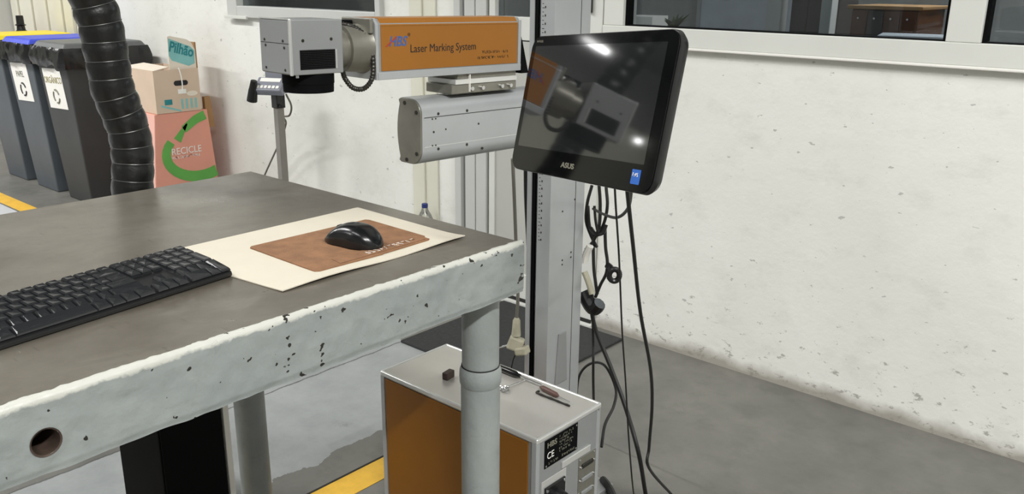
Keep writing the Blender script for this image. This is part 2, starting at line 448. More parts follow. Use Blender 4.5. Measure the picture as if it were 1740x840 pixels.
# door and its frame
df = struct(MB().box(-3.095, -3.052, -0.03, 0.07, 0, 2.62).box(-3.03, -2.962, -0.022, 0.07, 0, 2.62).box(-2.956, -2.885, -0.022, 0.07, 0, 2.62)
            .box(-3.095, -2.21, -0.03, 0.07, 2.56, 2.62).out('trim_2', 'grey_frame', bevel=0.004))
MB().box(-3.052, -3.03, -0.008, 0.06, 0, 2.6).out('frame_groove', 'alu_side', df)
MB().box(-2.962, -2.956, -0.006, 0.06, 0, 2.6).box(-2.885, -2.868, 0.0, 0.07, 0, 2.6).out('frame_gap', 'dark_gap', df)
dr = struct(MB().box(-2.868, -2.83, -0.02, 0.04, 0.03, 2.55).box(-2.30, -2.216, -0.02, 0.04, 0.03, 2.55)
            .box(-2.83, -2.30, -0.02, 0.04, 1.285, 1.388).box(-2.83, -2.30, -0.02, 0.04, 2.45, 2.55).box(-2.83, -2.30, -0.02, 0.04, 0.03, 0.16).out('door_1', 'white_frame', bevel=0.003))
MB().box(-2.83, -2.30, -0.012, 0.03, 0.16, 1.280).out('lower_panel', 'door_panel', dr)
MB().box(-2.83, -2.30, 0.005, 0.012, 1.388, 2.45).out('pane', 'window_glass', dr)
MB().box(-2.868, -2.216, -0.028, -0.02, 0.018, 0.034).out('sweep', 'dark_gap', dr)
MB().box(-2.885, -2.20, -0.05, 0.05, 0.0, 0.018).out('threshold', 'white_frame', dr, bevel=0.002)
for z in (1.55, 1.42):
    MB().cyl((-2.275, -0.03, z), (-2.275, -0.03, z+0.075), 0.010, n=10).out('hinge', 'steel_dark', dr)

# ribbed roller door at the far left
rd = struct(MB().box(-8.9, -8.62, -0.16, 0.0, 0, 3.0).out('door_2', 'grey_frame', bevel=0.01))
for i in range(8):
    x = -8.6+i*0.15
    MB().box(x, x+0.143, -0.03 if i % 2 else -0.045, 0.0, 0.0, 3.0).out('rib_panel', 'cream_paint', rd, bevel=0.006)

# floor markings and mat
st = MB().box(-17, -5.55, -0.995, -0.885, 0.0, 0.0015)
tag(st.out('floor_stripe', 'yellow_paint'), 'yellow line painted on the floor in front of the waste bins', 'floor marking', 'yellow floor stripes')
s2 = empty('floor_stripe', (-2.0, -1.5, 0), 'yellow line painted on the floor behind the orange cabinet, edged in black', 'floor marking', 'yellow floor stripes')
MB().box(-2.04, -1.938, -6, -1.0, 0.0, 0.0015).out('paint_band', 'yellow_paint', s2)
MB().box(-2.049, -2.041, -6, -1.0, 0.0, 0.002).out('dark_edge', 'dark_gap', s2)
tag(MB().box(-2.73, -2.012, -0.745, -0.055, 0.0, 0.012).out('door_mat', 'mat_black', bevel=0.004), 'black rubber mat on the floor in front of the grey door', 'mat')

# ------------------------------------------------------------------ office contents seen through the glass
t = empty('drawer_chest', (-1.40, 1.3, 0), 'brown wooden drawer chest with small knobs behind the office window', 'cabinet')
MB().box(-1.60, -1.30, 1.12, 1.5, 0, 1.435).out('body', 'wood_brown', t, bevel=0.004)
MB().box(-1.62, -1.28, 1.10, 1.52, 1.435, 1.452).out('top', 'carton_brown', t, bevel=0.004)
for i in range(4):
    for j in range(3):
        x = -1.597+i*0.074; z = 1.31-j*0.13
        f = MB().box(x, x+0.070, 1.108, 1.12, z, z+0.12).out('drawer', 'office_dark' if i == 1 else 'wood_brown', t, bevel=0.003)
        MB().cyl((x+0.035, 1.108, z+0.085), (x+0.035, 1.094, z+0.085), 0.007, 0.005, 8).out('knob', 'chrome', f)
t = empty('dark_cabinet', (-1.98, 1.6, 0), 'dark brown cupboard between pale posts behind the office window', 'cabinet')
MB().box(-2.055, -1.865, 1.475, 1.9, 0, 2.0).out('body', 'office_dark', t, bevel=0.004)
for x in (-2.055, -1.963): MB().box(x, x+0.088, 1.46, 1.475, 0.06, 1.96).out('door', 'office_dark', t, bevel=0.004)
for x, lab in ((-2.107, 'pale square post left of the dark cupboard behind the office window'), (-1.825, 'pale square post right of the dark cupboard behind the office window')):
    hw = 0.042 if x < -2 else 0.028
    tag(MB().box(x-hw, x+hw, 1.36, 1.44, 0, 2.7).box(x-hw-0.01, x+hw+0.01, 1.35, 1.45, 0, 0.06).out('office_post', 'grey_frame', bevel=0.004), lab, 'post', 'office posts')
t = empty('notice_board', (-3.2, 3.05, 0.9), 'large pale blue white board on the office back wall', 'board')
MB().box(-3.5, -2.75, 3.06, 3.09, 0.9, 2.2).out('panel', 'office_board', t)
MB().box(-3.53, -2.72, 3.05, 3.07, 0.87, 0.9).box(-3.53, -2.72, 3.05, 3.07, 2.2, 2.23).box(-3.53, -3.5, 3.05, 3.07, 0.9, 2.2).box(-2.75, -2.72, 3.05, 3.07, 0.9, 2.2).out('rim', 'alu', t)
t = empty('office_desk', (-2.7, 0.75, 0), 'dark office counter along the inside of the window', 'desk')
MB().box(-3.4, 1.2, 0.45, 0.95, 1.20, 1.235).out('top', 'office_dark', t, bevel=0.004)
for x in (-3.3, -1.4, 1.1): MB().box(x-0.03, x+0.03, 0.5, 0.9, 0, 1.20).out('leg', 'office_dark', t)
def rbox(name, c, sx, sy, z0, z1, rz, m, label, cat, group=None):
    mw = Matrix.Translation((c[0], c[1], 0)) @ Matrix.Rotation(rz, 4, 'Z')
    return tag(MB().box(-sx/2, sx/2, -sy/2, sy/2, z0, z1, mw).out(name, m, bevel=0.0015), label, cat, group)
rbox('paper_stack', (-2.46, 0.68), 0.16, 0.22, 1.235, 1.385, 0.2, 'print_white', 'white paper stack on the office counter near the door', 'paper')
rbox('document_folder', (-1.15, 0.62), 0.26, 0.22, 1.235, 1.355, 0.25, 'office_board', 'pale blue folder lying on the office counter before the drawer chest', 'folder')
rbox('document_tray', (-1.96, 0.70), 0.22, 0.2, 1.235, 1.335, 0.0, 'office_dark', 'dark flat tray on the office counter below the white board', 'tray')
t = empty('potted_plant', (-2.27, 0.64, 1.235), 'small green potted plant on the office counter beside white papers', 'plant')
MB().lathe((-2.27, 0.64, 1.235), (-2.27, 0.64, 1.33), [(0, 0.03), (1, 0.042), (1, 0.036), (0.9, 0.036)], 14).out('pot', 'carton_brown', t, smooth=True)
lf = MB()
for i in range(16):
    a = i*2.4; r = 0.03+0.03*random.random(); h = 0.04+0.05*random.random()
    b0 = V(-2.27, 0.64, 1.32); tip = b0+V(math.cos(a)*r*1.6, math.sin(a)*r*1.6, h); mid = b0.lerp(tip, 0.5)+V(0, 0, 0.015); sd = V(-math.sin(a), math.cos(a), 0)*0.011
    vs = [lf.b.verts.new(p) for p in (b0, mid+sd, tip, mid-sd)]; lf.b.faces.new(vs)
lf.out('foliage', 'plant_green', t)
rbox('storage_carton', (-4.55, 0.85), 0.5, 0.4, 0.0, 1.30, 0.1, 'office_dark', 'tall dark carton behind the small left window', 'box')
tag(MB().lathe((-4.50, 0.82, 1.30), (-4.50, 0.82, 1.62), [(0, 0.05), (0.1, 0.2), (0.5, 0.26), (0.85, 0.2), (1, 0.05)], 20).out('pale_bundle', 'carton_white', smooth=True), 'round pale bundle seen through the small left window', 'bundle')
rbox('shelf_unit', (0.1, 1.6), 1.0, 0.4, 0.0, 1.9, 0.0, 'office_dark', 'dark shelf unit behind the far right office pane', 'shelf')

# ================================================================== WORK TABLE
TX, TY, TZ = -1.077, -1.851, 1.05
tb = empty('work_table', (-1.55, -2.5, 0), 'heavy steel-topped work table with chipped grey painted frame', 'table')
MB().box(-2.045, TX-0.014, -3.3, TY, TZ-0.04, TZ).out('table_top', 'tabletop', tb, bevel=0.002)
def npos(y, z, k=1.0): return mnoise.noise(V(3.1, y*k, z*k))
def apron_front():
    b = bmesh.new(); ny, nz = 330, 26; y0, y1, z0, z1 = -3.3, TY+0.001, 0.945, TZ+0.002
    hc = (-2.77, 0.990); hr = 0.0175
    grid = []
    for i in range(ny+1):
        col = []
        y = y0+(y1-y0)*i/ny
        for j in range(nz+1):
            t = j/nz; z = z0+(z1-z0)*t
            if j == 0: z += 0.0016*npos(y, 0, 25)
            x = TX+0.0030*npos(y, z, 9)+0.0012*npos(y, z, 45)
            if t > 0.965: x -= 0.0025
            if t < 0.06: x -= 0.002
            yy, zz = y, z
            d = math.hypot(y-hc[0], z-hc[1])
            if d < hr*1.45 and d > 1e-6:
                k = max(hr, d)/d
                if d > hr*0.62: yy = hc[0]+(y-hc[0])*k; zz = hc[1]+(z-hc[1])*k
            if d < hr*1.7: x += 0.0012*max(0, 1-abs(d-hr*1.15)/(hr*0.5))
            col.append((b.verts.new((x, yy, zz)), d))
        grid.append(col)
    for i in range(ny):
        for j in range(nz):
            q = [grid[i][j], grid[i+1][j], grid[i+1][j+1], grid[i][j+1]]
            if max(c[1] for c in q) < hr*1.02 or sum(c[1] for c in q)/4 < hr*0.93: continue
            b.faces.new([c[0] for c in q])
    # rounded top lip with a ragged inner paint edge, end cap, bottom and back
    lip = []
    for i in range(ny+1):
        v = grid[i][nz][0].co; y = v.y
        wdt = 0.0135+0.006*npos(y, 5, 30)+0.004*npos(y, 9, 90)
        lip.append([b.verts.new((v.x-0.006, y, TZ+0.0032)), b.verts.new((TX-wdt, y, TZ+0.0018)), b.verts.new((TX-wdt-0.001, y, TZ-0.01))])
    for i in range(ny):
        rows = [[grid[k][nz][0]]+lip[k] for k in (i, i+1)]
        for k in range(3): b.faces.new((rows[0][k], rows[1][k], rows[1][k+1], rows[0][k+1]))
    bk = [b.verts.new((TX-0.05, grid[i][0][0].co.y, grid[i][0][0].co.z)) for i in range(ny+1)]
    for i in range(ny): b.faces.new((grid[i][0][0], bk[i], bk[i+1], grid[i+1][0][0]))
    bmesh.ops.recalc_face_normals(b, faces=b.faces)
    m = MB(); m.b.free(); m.b = b
    return m, hc, hr
m, hc, hr = apron_front()
af = m.out('apron', 'apron_paint', tb, smooth=True, angle=0.9)
MB().lathe((TX+0.0015, hc[0], hc[1]), (TX-0.05, hc[0], hc[1]), [(0, hr*1.12), (0.02, hr*0.99), (0.15, hr*0.92), (1, hr*0.9), (1, 0.0005)], 28, cap=False).out('bolt_hole', 'rust_inside', af, smooth=True)
MB().box(-2.03, TX-0.002, TY-0.018, TY-0.002, 0.945, TZ-0.041).out('apron', 'leg_paint', tb, bevel=0.003)
MB().box(-2.043, -2.028, -3.3, TY-0.002, 0.945, TZ-0.041).out('apron', 'leg_paint', tb, bevel=0.003)
MB().box(-2.03, TX-0.02, -3.3, -3.285, 0.945, TZ-0.041).out('apron', 'leg_paint', tb, bevel=0.003)
for x, y in ((-1.150, -1.9), (-1.96, -1.965), (-1.15, -3.2), (-1.96, -3.2)):
    lg = MB().lathe((x, y, 0), (x, y, 1.009), [(0, 0.0415), (0.765, 0.0415), (0.767, 0.039), (1, 0.039)], 32).out('leg', 'leg_paint', tb, smooth=True)
    MB().lathe((x, y, 0.735), (x, y, 0.777), [(0, 0.0417), (0.12, 0.0438), (0.45, 0.0447), (0.8, 0.0440), (1, 0.0405)], 32, cap=False).out('collar', 'leg_paint', lg, smooth=True)
    MB().lathe((x, y, 0.775), (x, y, 0.780), [(0, 0.0402), (1, 0.0402)], 32, cap=False).out('collar_joint', 'dark_gap', lg)
    MB().cyl((x, y, 0), (x, y, 0.012), 0.07, 0.065, 24).out('foot_plate', 'leg_paint', lg)

# black cabinet under the table
t = empty('under_table_cabinet', (-1.70, -2.32, 0), 'plain black cabinet with a white edge strip under the work table', 'cabinet')
MB().box(-1.80, -1.60, -2.39, -2.246, 0.03, 0.905).out('body', 'black_matt', t, bevel=0.003)
MB().box(-1.598, -1.594, -2.388, -2.25, 0.05, 0.89).out('door', 'black_matt', t, bevel=0.001)
MB().box(-1.62, -1.592, -2.246, -2.233, 0.0, 0.905).out('edge_strip', 'white_plastic', t, bevel=0.001)
for x in (-1.78, -1.62):
    for y in (-2.37, -2.27): MB().cyl((x, y, 0), (x, y, 0.03), 0.014, n=12).out('foot', 'black_plastic', t)

# ------------------------------------------------------------------ keyboard
KO = V(-1.310, -2.356, TZ+0.0004); KU = V(0.118, -0.993, 0).normalized(); KV = V(-0.993, -0.118, 0).normalized()
kb = empty('keyboard', None, 'black full-size computer keyboard lying on the steel table top', 'keyboard', mw=frame(KO, KU, KV) @ Matrix.Diagonal((1, 1, 1, 1)))
# frame(): z = KU x KV points down here, so build with +z up explicitly
WM[kb.name] = Matrix(((KU.x, KV.x, 0, KO.x), (KU.y, KV.y, 0, KO.y), (0, 0, 1, KO.z), (0, 0, 0, 1)))
KM = WM[kb.name].copy()
kb.matrix_world = Matrix.Translation(KO); WM[kb.name] = Matrix.Translation(KO)
KL, KD = 0.447, 0.150
def kz(v): return 0.0165+0.0125*(v/KD)          # deck height rises to the back
def kbody():
    b = MB(); prof = [(0.000, 0.003), (0.0035, 0.0), (KD-0.004, 0.0), (KD, 0.005), (KD-0.001, 0.026), (KD-0.006, kz(KD)-0.002), (0.016, kz(0.016)-0.003), (0.006, 0.0125), (0.001, 0.0085)]
    n = 12
    secs = []
    for i in range(n+1):
        secs.append(KL*i/n)
    us = [0.0, 0.003, 0.010]+[0.010+(KL-0.020)*i/8 for i in range(1, 8)]+[KL-0.010, KL-0.003, KL]
    rings = []
    for u in us:
        e = min(u, KL-u); k = 1.0 if e >= 0.010 else (0.965 if e >= 0.003 else 0.90)
        rings.append([b.b.verts.new((u, KD/2+(p[0]-KD/2)*(0.5+0.5*k) , p[1]*k+0.0*(1-k))) for p in prof])
    for a, c_ in zip(rings, rings[1:]):
        for j in range(len(prof)): b.b.faces.new((a[j], a[(j+1) % len(prof)], c_[(j+1) % len(prof)], c_[j]))
    b.b.faces.new(rings[0]); b.b.faces.new(rings[-1][::-1])
    return b
kbody().xf(KM).out('case', 'kb_body', kb, smooth=True, angle=0.5)
gm = MB().box(0.004, KL-0.004, -0.0005, 0.002, 0.0062, 0.0075).xf(KM); gm.out('seam', 'dark_gap', kb)
keycache = {}
def key(uc, v0, wd, dp):
    kk = (round(wd, 4), round(dp, 4), v0 < 0.03)
    if kk not in keycache:
        b = MB(); g = 0.0007; a, c_ = wd/2-g, dp/2-g; i1, i2 = 0.0016, 0.0026; h = 0.0058
        front = v0 < 0.03
        pts = []
        for z, ins in ((-0.003, 0.0), (h*0.6, i1*0.6), (h, i1+0.0012)):
            zf = (-0.004 if front and z > 0 else 0.0)
            pts.append([b.b.verts.new((x, y, z+(zf if y < 0 else 0))) for x, y in ((-a+ins, -c_+ins), (a-ins, -c_+ins), (a-ins, c_-ins*1.4), (-a+ins, c_-ins*1.4))])
        for r0, r1 in zip(pts, pts[1:]):
            for j in range(4): b.b.faces.new((r0[j], r0[(j+1) % 4], r1[(j+1) % 4], r1[j]))
        dish = b.b.verts.new((0, 0, h-0.0006-(0.002 if front else 0)))
        for j in range(4): b.b.faces.new((pts[2][j], pts[2][(j+1) % 4], dish))
        bmesh.ops.recalc_face_normals(b.b, faces=b.b.faces)
        me = bpy.data.meshes.new('key'); b.b.to_mesh(me); b.b.free(); me.materials.append(M['key_plastic'])
        keycache[kk] = me
    o = bpy.data.objects.new('key', keycache[kk]); C.objects.link(o)
    vc = v0+dp/2
    slope = 0.0125/KD
    mw = KM @ Matrix.Translation((uc, vc, kz(vc)-0.001)) @ Matrix.Rotation(math.atan(slope), 4, 'X')
    o.parent = kb; o.matrix_parent_inverse = WM[kb.name].inverted(); o.matrix_basis = mw
U = 0.0197; m0 = 0.0022; V0 = 0.0018; RD = 0.0242
rows = [V0+i*RD for i in range(6)]                    # row 0 is the space bar row
def run(u, widths, row, dp=RD):                       # u runs from the right end to the left
    for wd in widths:
        if wd > 0: key(u+wd*U/2, rows[row], wd*U, dp)
        u += abs(wd)*U
np0 = m0; nav0 = m0+4*U+0.0045; al0 = nav0+3*U+0.0040
key(np0+U/2, rows[0], U, RD*2); run(np0+U, [1, 2], 0); run(np0+U, [1, 1, 1], 1); key(np0+U/2, rows[2], U, RD*2)
run(np0+U, [1, 1, 1], 2); run(np0+U, [1, 1, 1], 3); run(np0, [1, 1, 1, 1], 4); run(np0, [1, 1, 1, 1], 5, RD*0.8)
run(nav0, [1, 1, 1], 0); run(nav0, [-1, 1], 1); run(nav0, [1, 1, 1], 3); run(nav0, [1, 1, 1], 4); run(nav0, [1, 1, 1], 5, RD*0.8)
run(al0, [1.4, 1.2, 1.2, 1.2, 6.2, 1.2, 1.2, 1.4], 0)
run(al0, [2.75]+[1]*10+[2.25], 1); run(al0, [2.25]+[1]*11+[1.75], 2); run(al0, [1.5]+[1]*12+[1.5], 3)
run(al0, [2]+[1]*13, 4); run(al0, [1]*4+[-0.33]+[1]*4+[-0.33]+[1]*4+[-1.34, 1], 5, RD*0.8)

# ------------------------------------------------------------------ paper, pad, mouse
def sheet(name, corners, z, th, m, curl=0.0, parent=None, n=14):
    b = bmesh.new(); P = [V(*c) for c in corners]
    top = []; bot = []
    for i in range(n+1):
        rt, rb = [], []
        for j in range(n+1):
            s, t_ = i/n, j/n
            p = (P[0].lerp(P[1], s)).lerp(P[3].lerp(P[2], s), t_)
            e = curl*(max(0, s-0.8)/0.2)**2*(0.5+0.5*math.sin(t_*9+1))
            rt.append(b.verts.new((p.x, p.y, z+th+e))); rb.append(b.verts.new((p.x, p.y, z+e*0.98)))
        top.append(rt); bot.append(rb)
    for i in range(n):
        for j in range(n):
            b.faces.new((top[i][j], top[i+1][j], top[i+1][j+1], top[i][j+1])); b.faces.new((bot[i][j], bot[i][j+1], bot[i+1][j+1], bot[i+1][j]))
    for i in range(n):
        for a, c_, d, e in ((top[i][0], bot[i][0], bot[i+1][0], top[i+1][0]), (top[i][n], top[i+1][n], bot[i+1][n], bot[i][n]), (top[0][i], top[0][i+1], bot[0][i+1], bot[0][i]), (top[n][i], bot[n][i], bot[n][i+1], top[n][i+1])):
            b.faces.new((a, c_, d, e))
    k = MB(); k.b.free(); k.b = b
    return k.out(name, m, parent)
tag(sheet('cardboard_sheet', [(-1.527, -1.906), (-1.182, -1.911), (-1.181, -2.345), (-1.527, -2.384)], TZ+0.0006, 0.0016, 'card_cream', 0.0045),
    'cream cardboard sheet under the brown mouse pad on the steel table', 'cardboard')
PZ = TZ+0.0024
mp = empty('mouse_pad', (-1.32, -2.11, PZ), 'brown felt mouse pad with worn corner and white lettering', 'mouse pad')
pts = [(-1.431, -2.243), (-1.426, -2.249), (-1.222, -2.250), (-1.215, -2.243), (-1.212, -2.10), (-1.214, -2.098), (-1.216, -1.980), (-1.219, -1.974), (-1.238, -1.974), (-1.240, -1.967), (-1.415, -1.964), (-1.424, -1.969)]
MB().prism(pts, (0, 0, PZ), (1, 0, 0), (0, 1, 0), (0, 0, 0.0032)).out('pad', 'cork', mp, bevel=0.0008)
MB().prism([(-1.252, -2.19), (-1.2195, -2.195), (-1.2205, -1.985), (-1.252, -1.983)], (0, 0, PZ+0.0032), (1, 0, 0), (0, 1, 0), (0, 0, 0.0012)).out('stitched_band', 'cork', mp, bevel=0.0004)
scribble('lettering', frame((-1.2265, -2.125, PZ+0.0044), (0, 1, 0), (-1, 0, 0)), 0.128, 0.013, 11, 'print_white', mp, 0.0012)
def mouse():
    b = bmesh.new(); L, Wd, Hh = 0.131, 0.072, 0.041; nu, nv = 22, 20; rings = []
    for i in range(nu+1):
        t = i/nu; x = -L/2+L*(0.5-0.5*math.cos(PI*t))
        s = (x+L/2)/L                                 # 0 front, 1 palm
        wd = Wd/2*(1-abs(2*s-1)**2.4)**0.5*(0.92+0.12*s)
        wd *= (1-0.10*math.exp(-((s-0.42)/0.16)**2))
        hh = Hh*max(0.0, 1-abs((s-0.57)/0.62)**2.2)*((1-abs(2*s-1)**4)**0.5)
        ring = []
        for j in range(nv+1):
            a = PI*j/nv
            cy = math.copysign(abs(math.cos(a))**0.8, math.cos(a)); sz = math.sin(a)**0.62
            ring.append(b.verts.new((x, wd*cy, 0.002+hh*sz)))
        rings.append(ring)
    for a, c_ in zip(rings, rings[1:]):
        for j in range(nv): b.faces.new((a[j], a[j+1], c_[j+1], c_[j]))
        b.faces.new((a[0], c_[0], c_[nv], a[nv]))
    bmesh.ops.remove_doubles(b, verts=b.verts, dist=1e-6)
    k = MB(); k.b.free(); k.b = b; return k
mc = V(-1.300, -2.100, PZ+0.0032)
fr = V(-0.97, -0.22, 0).normalized()               # towards the buttons
MMx = -fr
MMt = Matrix(((MMx.x, -MMx.y, 0, mc.x), (MMx.y, MMx.x, 0, mc.y), (0, 0, 1, mc.z), (0, 0, 0, 1)))
mo = empty('computer_mouse', mc, 'black glossy computer mouse resting on the brown mouse pad', 'mouse')
mouse().xf(MMt).out('shell', 'black_gloss', mo, smooth=True, angle=1.2)
MB().cyl((-0.030, -0.004, 0.0265), (-0.030, 0.004, 0.0265), 0.0085, n=18).xf(MMt).out('scroll_wheel', 'black_plastic', mo, smooth=True)
MB().tube([(-0.05, 0, 0.0165), (-0.043, 0, 0.0245), (-0.036, 0, 0.0285)], 0.0006, 6, 4).xf(MMt).out('button_seam', 'dark_gap', mo)
MB().box(-0.045, 0.045, -0.02, 0.02, 0.0, 0.0025).xf(MMt).out('base', 'black_plastic', mo)

# ================================================================== LASER MARKING MACHINE
# column with its arm, laser head on top of the arm; all of it moves as one machine
lm = empty('laser_marking_machine', (-1.49, -1.22, 0), 'laser marking machine with orange head, silver arm and tall aluminium column', 'machine')
cx0, cx1, cy0, cy1, CT = -1.537, -1.452, -1.30, -1.144, 2.5
col = MB().box(-1.499, cx1, cy0, cy1, 0.012, CT).box(-1.522, -1.499, cy0+0.012, cy1, 0.012, CT).box(cx0, -1.522, cy0, cy1, 0.012, CT).out('column', 'alu', lm, bevel=0.0012)
MB().box(-1.5218, -1.511, cy0+0.004, cy0+0.0125, 0.012, CT).out('slot', 'black_matt', col)
MB().box(cx1-0.0005, cx1+0.0005, -1.188, -1.186, 0.012, CT).out('seam', 'steel_dark', col)
sc = MB()
for i in range(150):
    z = 0.85+i*0.0105; wd = 0.0045 if i % 5 else 0.007
    sc.box(-1.4935, -1.4935+wd, cy0-0.0004, cy0+0.001, z, z+0.0016)
    if i % 2 == 0: sc.box(-1.485, -1.4815, cy0-0.0004, cy0+0.001, z, z+0.0055)
sc.out('ruler_scale', 'print_black', col)
for y, z in ((-1.245, 0.93), (-1.19, 0.955), (-1.24, 0.785), (-1.24, 0.772), (-1.20, 0.80), (-1.20, 0.785)):
    MB().cyl((cx1-0.002, y, z), (cx1+0.0006, y, z), 0.0028, n=10).out('screw', 'steel_dark', col)
MB().hexa([(cx1, -1.262, 0.40), (cx1+0.004, -1.262, 0.40), (cx1+0.004, -1.205, 0.40), (cx1, -1.205, 0.40), (cx1, -1.25, 0.56), (cx1+0.004, -1.25, 0.56), (cx1+0.004, -1.215, 0.56), (cx1, -1.215, 0.56)]).out('cover_strip', 'alu_side', col, bevel=0.001)
MB().box(-1.66, -1.36, -1.40, -1.06, 0.0, 0.012).out('base_plate', 'alu_side', lm, bevel=0.002)

# frame of head and arm (slightly turned about the column)
hu = (RW @ _rc((2355, 14))).normalized()
HX = hu.cross(V(0, 0, 1)).normalized(); HZ = HX.cross(hu).normalized()
HO = V(-1.45, -1.897, 1.469)
HM = Matrix(((HX.x, hu.x, HZ.x, HO.x), (HX.y, hu.y, HZ.y, HO.y), (HX.z, hu.z, HZ.z, HO.z), (0, 0, 0, 1)))
def hb(*a): return MB().box(*a).xf(HM)
# --- laser head: orange cover box
L = 0.438
ch = 0.011
body = MB().prism([(0, -0.126), (0, -ch), (-ch, 0), (-0.112+ch, 0), (-0.112, -ch), (-0.112, -0.126)], (0, 0, 0), (1, 0, 0), (0, 0, 1), (0, L, 0)).xf(HM).out('laser_housing', 'alu_side', lm, bevel=0.0015)
MB().prism([(0.0012, -0.108), (0.0012, -ch-0.002), (-ch+0.001, 0.0012), (-0.09, 0.0012), (-0.09, 0.0), (-ch, 0.0), (0, -ch-0.004), (0, -0.108)], (0, 0.010, 0), (1, 0, 0), (0, 0, 1), (0, L-0.022, 0)).xf(HM).out('orange_cover', 'orange_paint', body, bevel=0.0004)
hb(0.0011, 0.0016, 0.012, L-0.014, -0.0150, -0.0138).out('cover_fold', 'orange_dark', body)
MB().prism([(0.0012, -0.126), (0.0012, -ch), (-ch+0.001, 0.0012), (-0.113+ch, 0.0012), (-0.113, -ch), (-0.113, -0.126)], (0, -0.004, 0), (1, 0, 0), (0, 0, 1), (0, 0.0075, 0)).xf(HM).out('end_frame', 'alu', body, bevel=0.0008)
hb(0.0, 0.003, 0.0, L, -0.1262, -0.110).out('bottom_rail', 'alu', body, bevel=0.001)
hb(0.0, 0.0022, L-0.010, L, -0.118, -0.006).out('end_frame', 'alu', body, bevel=0.0008)
def on_head(y, z): return HM @ frame((0.0014, y, z), (0, 1, 0), (0, 0, 1))
lg = text('logo', 'HBS', 0.029, on_head(0.030, -0.0565), 'print_blue', body, 0.0003, 0.25, 0.95, bold=0.0006)
MB().prism([(0.0, 0.0), (0.004, 0.0), (0.030, 0.0185), (0.029, 0.0205), (0.012, 0.008)], (0, 0, 0), (1, 0, 0), (0, 1, 0), (0, 0, 0.0006)).xf(on_head(0.021, -0.0575)).out('logo_swoosh', 'print_red', body)
text('registered_mark', '®', 0.010, on_head(0.082, -0.037), 'print_black', body, 0.0002)
text('lettering', 'Laser Marking System', 0.0245, on_head(0.088, -0.0715), 'print_black', body, 0.0003, sx=0.92)
scribble('small_print', on_head(0.306, -0.081), 0.088, 0.0055, 16, 'print_black', body, 0.0009, 3)
scribble('small_print', on_head(0.292, -0.0935), 0.104, 0.0055, 19, 'print_black', body, 0.0009, 4)
# --- flange between scan head and housing
fl = MB().lathe((-0.052, -0.086, -0.062), (-0.052, -0.004, -0.062), [(0, 0.040), (0.35, 0.040), (0.36, 0.048), (0.85, 0.050), (1, 0.054)], 36).xf(HM).out('flange', 'silver_cast', lm, smooth=True)
hb(-0.104, -0.004, -0.014, -0.0045, -0.030, 0.001).out('mount_plate', 'silver_cast', fl, bevel=0.002)
hb(-0.085, -0.060, -0.075, -0.016, -0.030, -0.004).out('connector_block', 'black_matt', fl, bevel=0.002)
for y, z in ((-0.0055, -0.016), (-0.0055, -0.028)):
    MB().cyl((-0.016, y+0.001, z), (-0.016, y-0.004, z), 0.0045, n=12).xf(HM).out('bolt', 'chrome', fl)
for x, z in ((-0.024, -0.055), (-0.030, -0.095)):
    MB().cyl((x, -0.02, z), (x+0.004, -0.0205, z), 0.003, n=10).xf(HM).out('set_screw', 'steel_dark', fl)
wire = [(-0.050, -0.050, -0.012), (-0.030, -0.030, -0.020), (-0.012, -0.012, -0.045), (-0.004, -0.008, -0.085), (-0.004, -0.012, -0.122), (-0.008, -0.030, -0.142), (-0.012, -0.055, -0.140), (-0.016, -0.072, -0.120), (-0.018, -0.076, -0.105)]
wb = MB().tube(wire, lambda t: 0.0052+0.0007*math.sin(t*260), 10, 24).xf(HM); wb.out('corrugated_cable', 'steel_dark', fl, smooth=True)
# --- scan head
sh = hb(-0.112, 0.0, -0.206, -0.086, -0.106, 0.000).out('scan_head', 'alu_side', lm, bevel=0.002)
hb(-0.110, -0.002, -0.2082, -0.2055, -0.104, -0.002).out('end_cover', 'alu_side', sh, bevel=0.001)
hb(-0.004, 0.002, -0.210, -0.205, -0.1065, 0.001).out('corner_trim', 'alu_rim', sh, bevel=0.001)
hb(-0.110, 0.0, -0.209, -0.205, -0.001, 0.0018).out('top_trim', 'alu_rim', sh, bevel=0.0008)
hb(-0.108, -0.006, -0.2086, -0.2078, -0.0465, -0.0455).out('cover_seam', 'steel_dark', sh)
gr = hb(-0.002, 0.0006, -0.188, -0.106, -0.096, -0.058).out('vent_grille', 'black_matt', sh)
for i in range(11):
    z = -0.0945+i*0.0034
    hb(0.0004, 0.0016, -0.187, -0.107, z, z+0.0016).out('grille_fin', 'black_plastic', gr)
hb(0.0, 0.0018, -0.1055, -0.102, -0.096, -0.058).out('grille_edge', 'alu_rim', sh)
for y, z in ((-0.180, -0.040), (-0.114, -0.038)): MB().cyl((-0.001, y, z), (0.0008, y, z), 0.0032, n=12).xf(HM).out('screw', 'steel_dark', sh)
for x, z in ((-0.093, -0.041), (-0.026, -0.041), (-0.090, -0.052), (-0.022, -0.054), (-0.092, -0.096), (-0.022, -0.097)):
    MB().cyl((x, -0.206, z), (x, -0.209, z), 0.0028, n=10).xf(HM).out('screw', 'steel_dark', sh)
MB().lathe((-0.054, -0.136, -0.106), (-0.054, -0.136, -0.145), [(0, 0.0525), (0.55, 0.0525), (0.57, 0.0515), (1, 0.051)], 40).xf(HM).out('focus_lens', 'black_matt', sh, smooth=True)
MB().cyl((0.0, -0.196, -0.106), (0.0, -0.196, -0.111), 0.003, n=10).xf(HM).out('screw', 'chrome', sh)
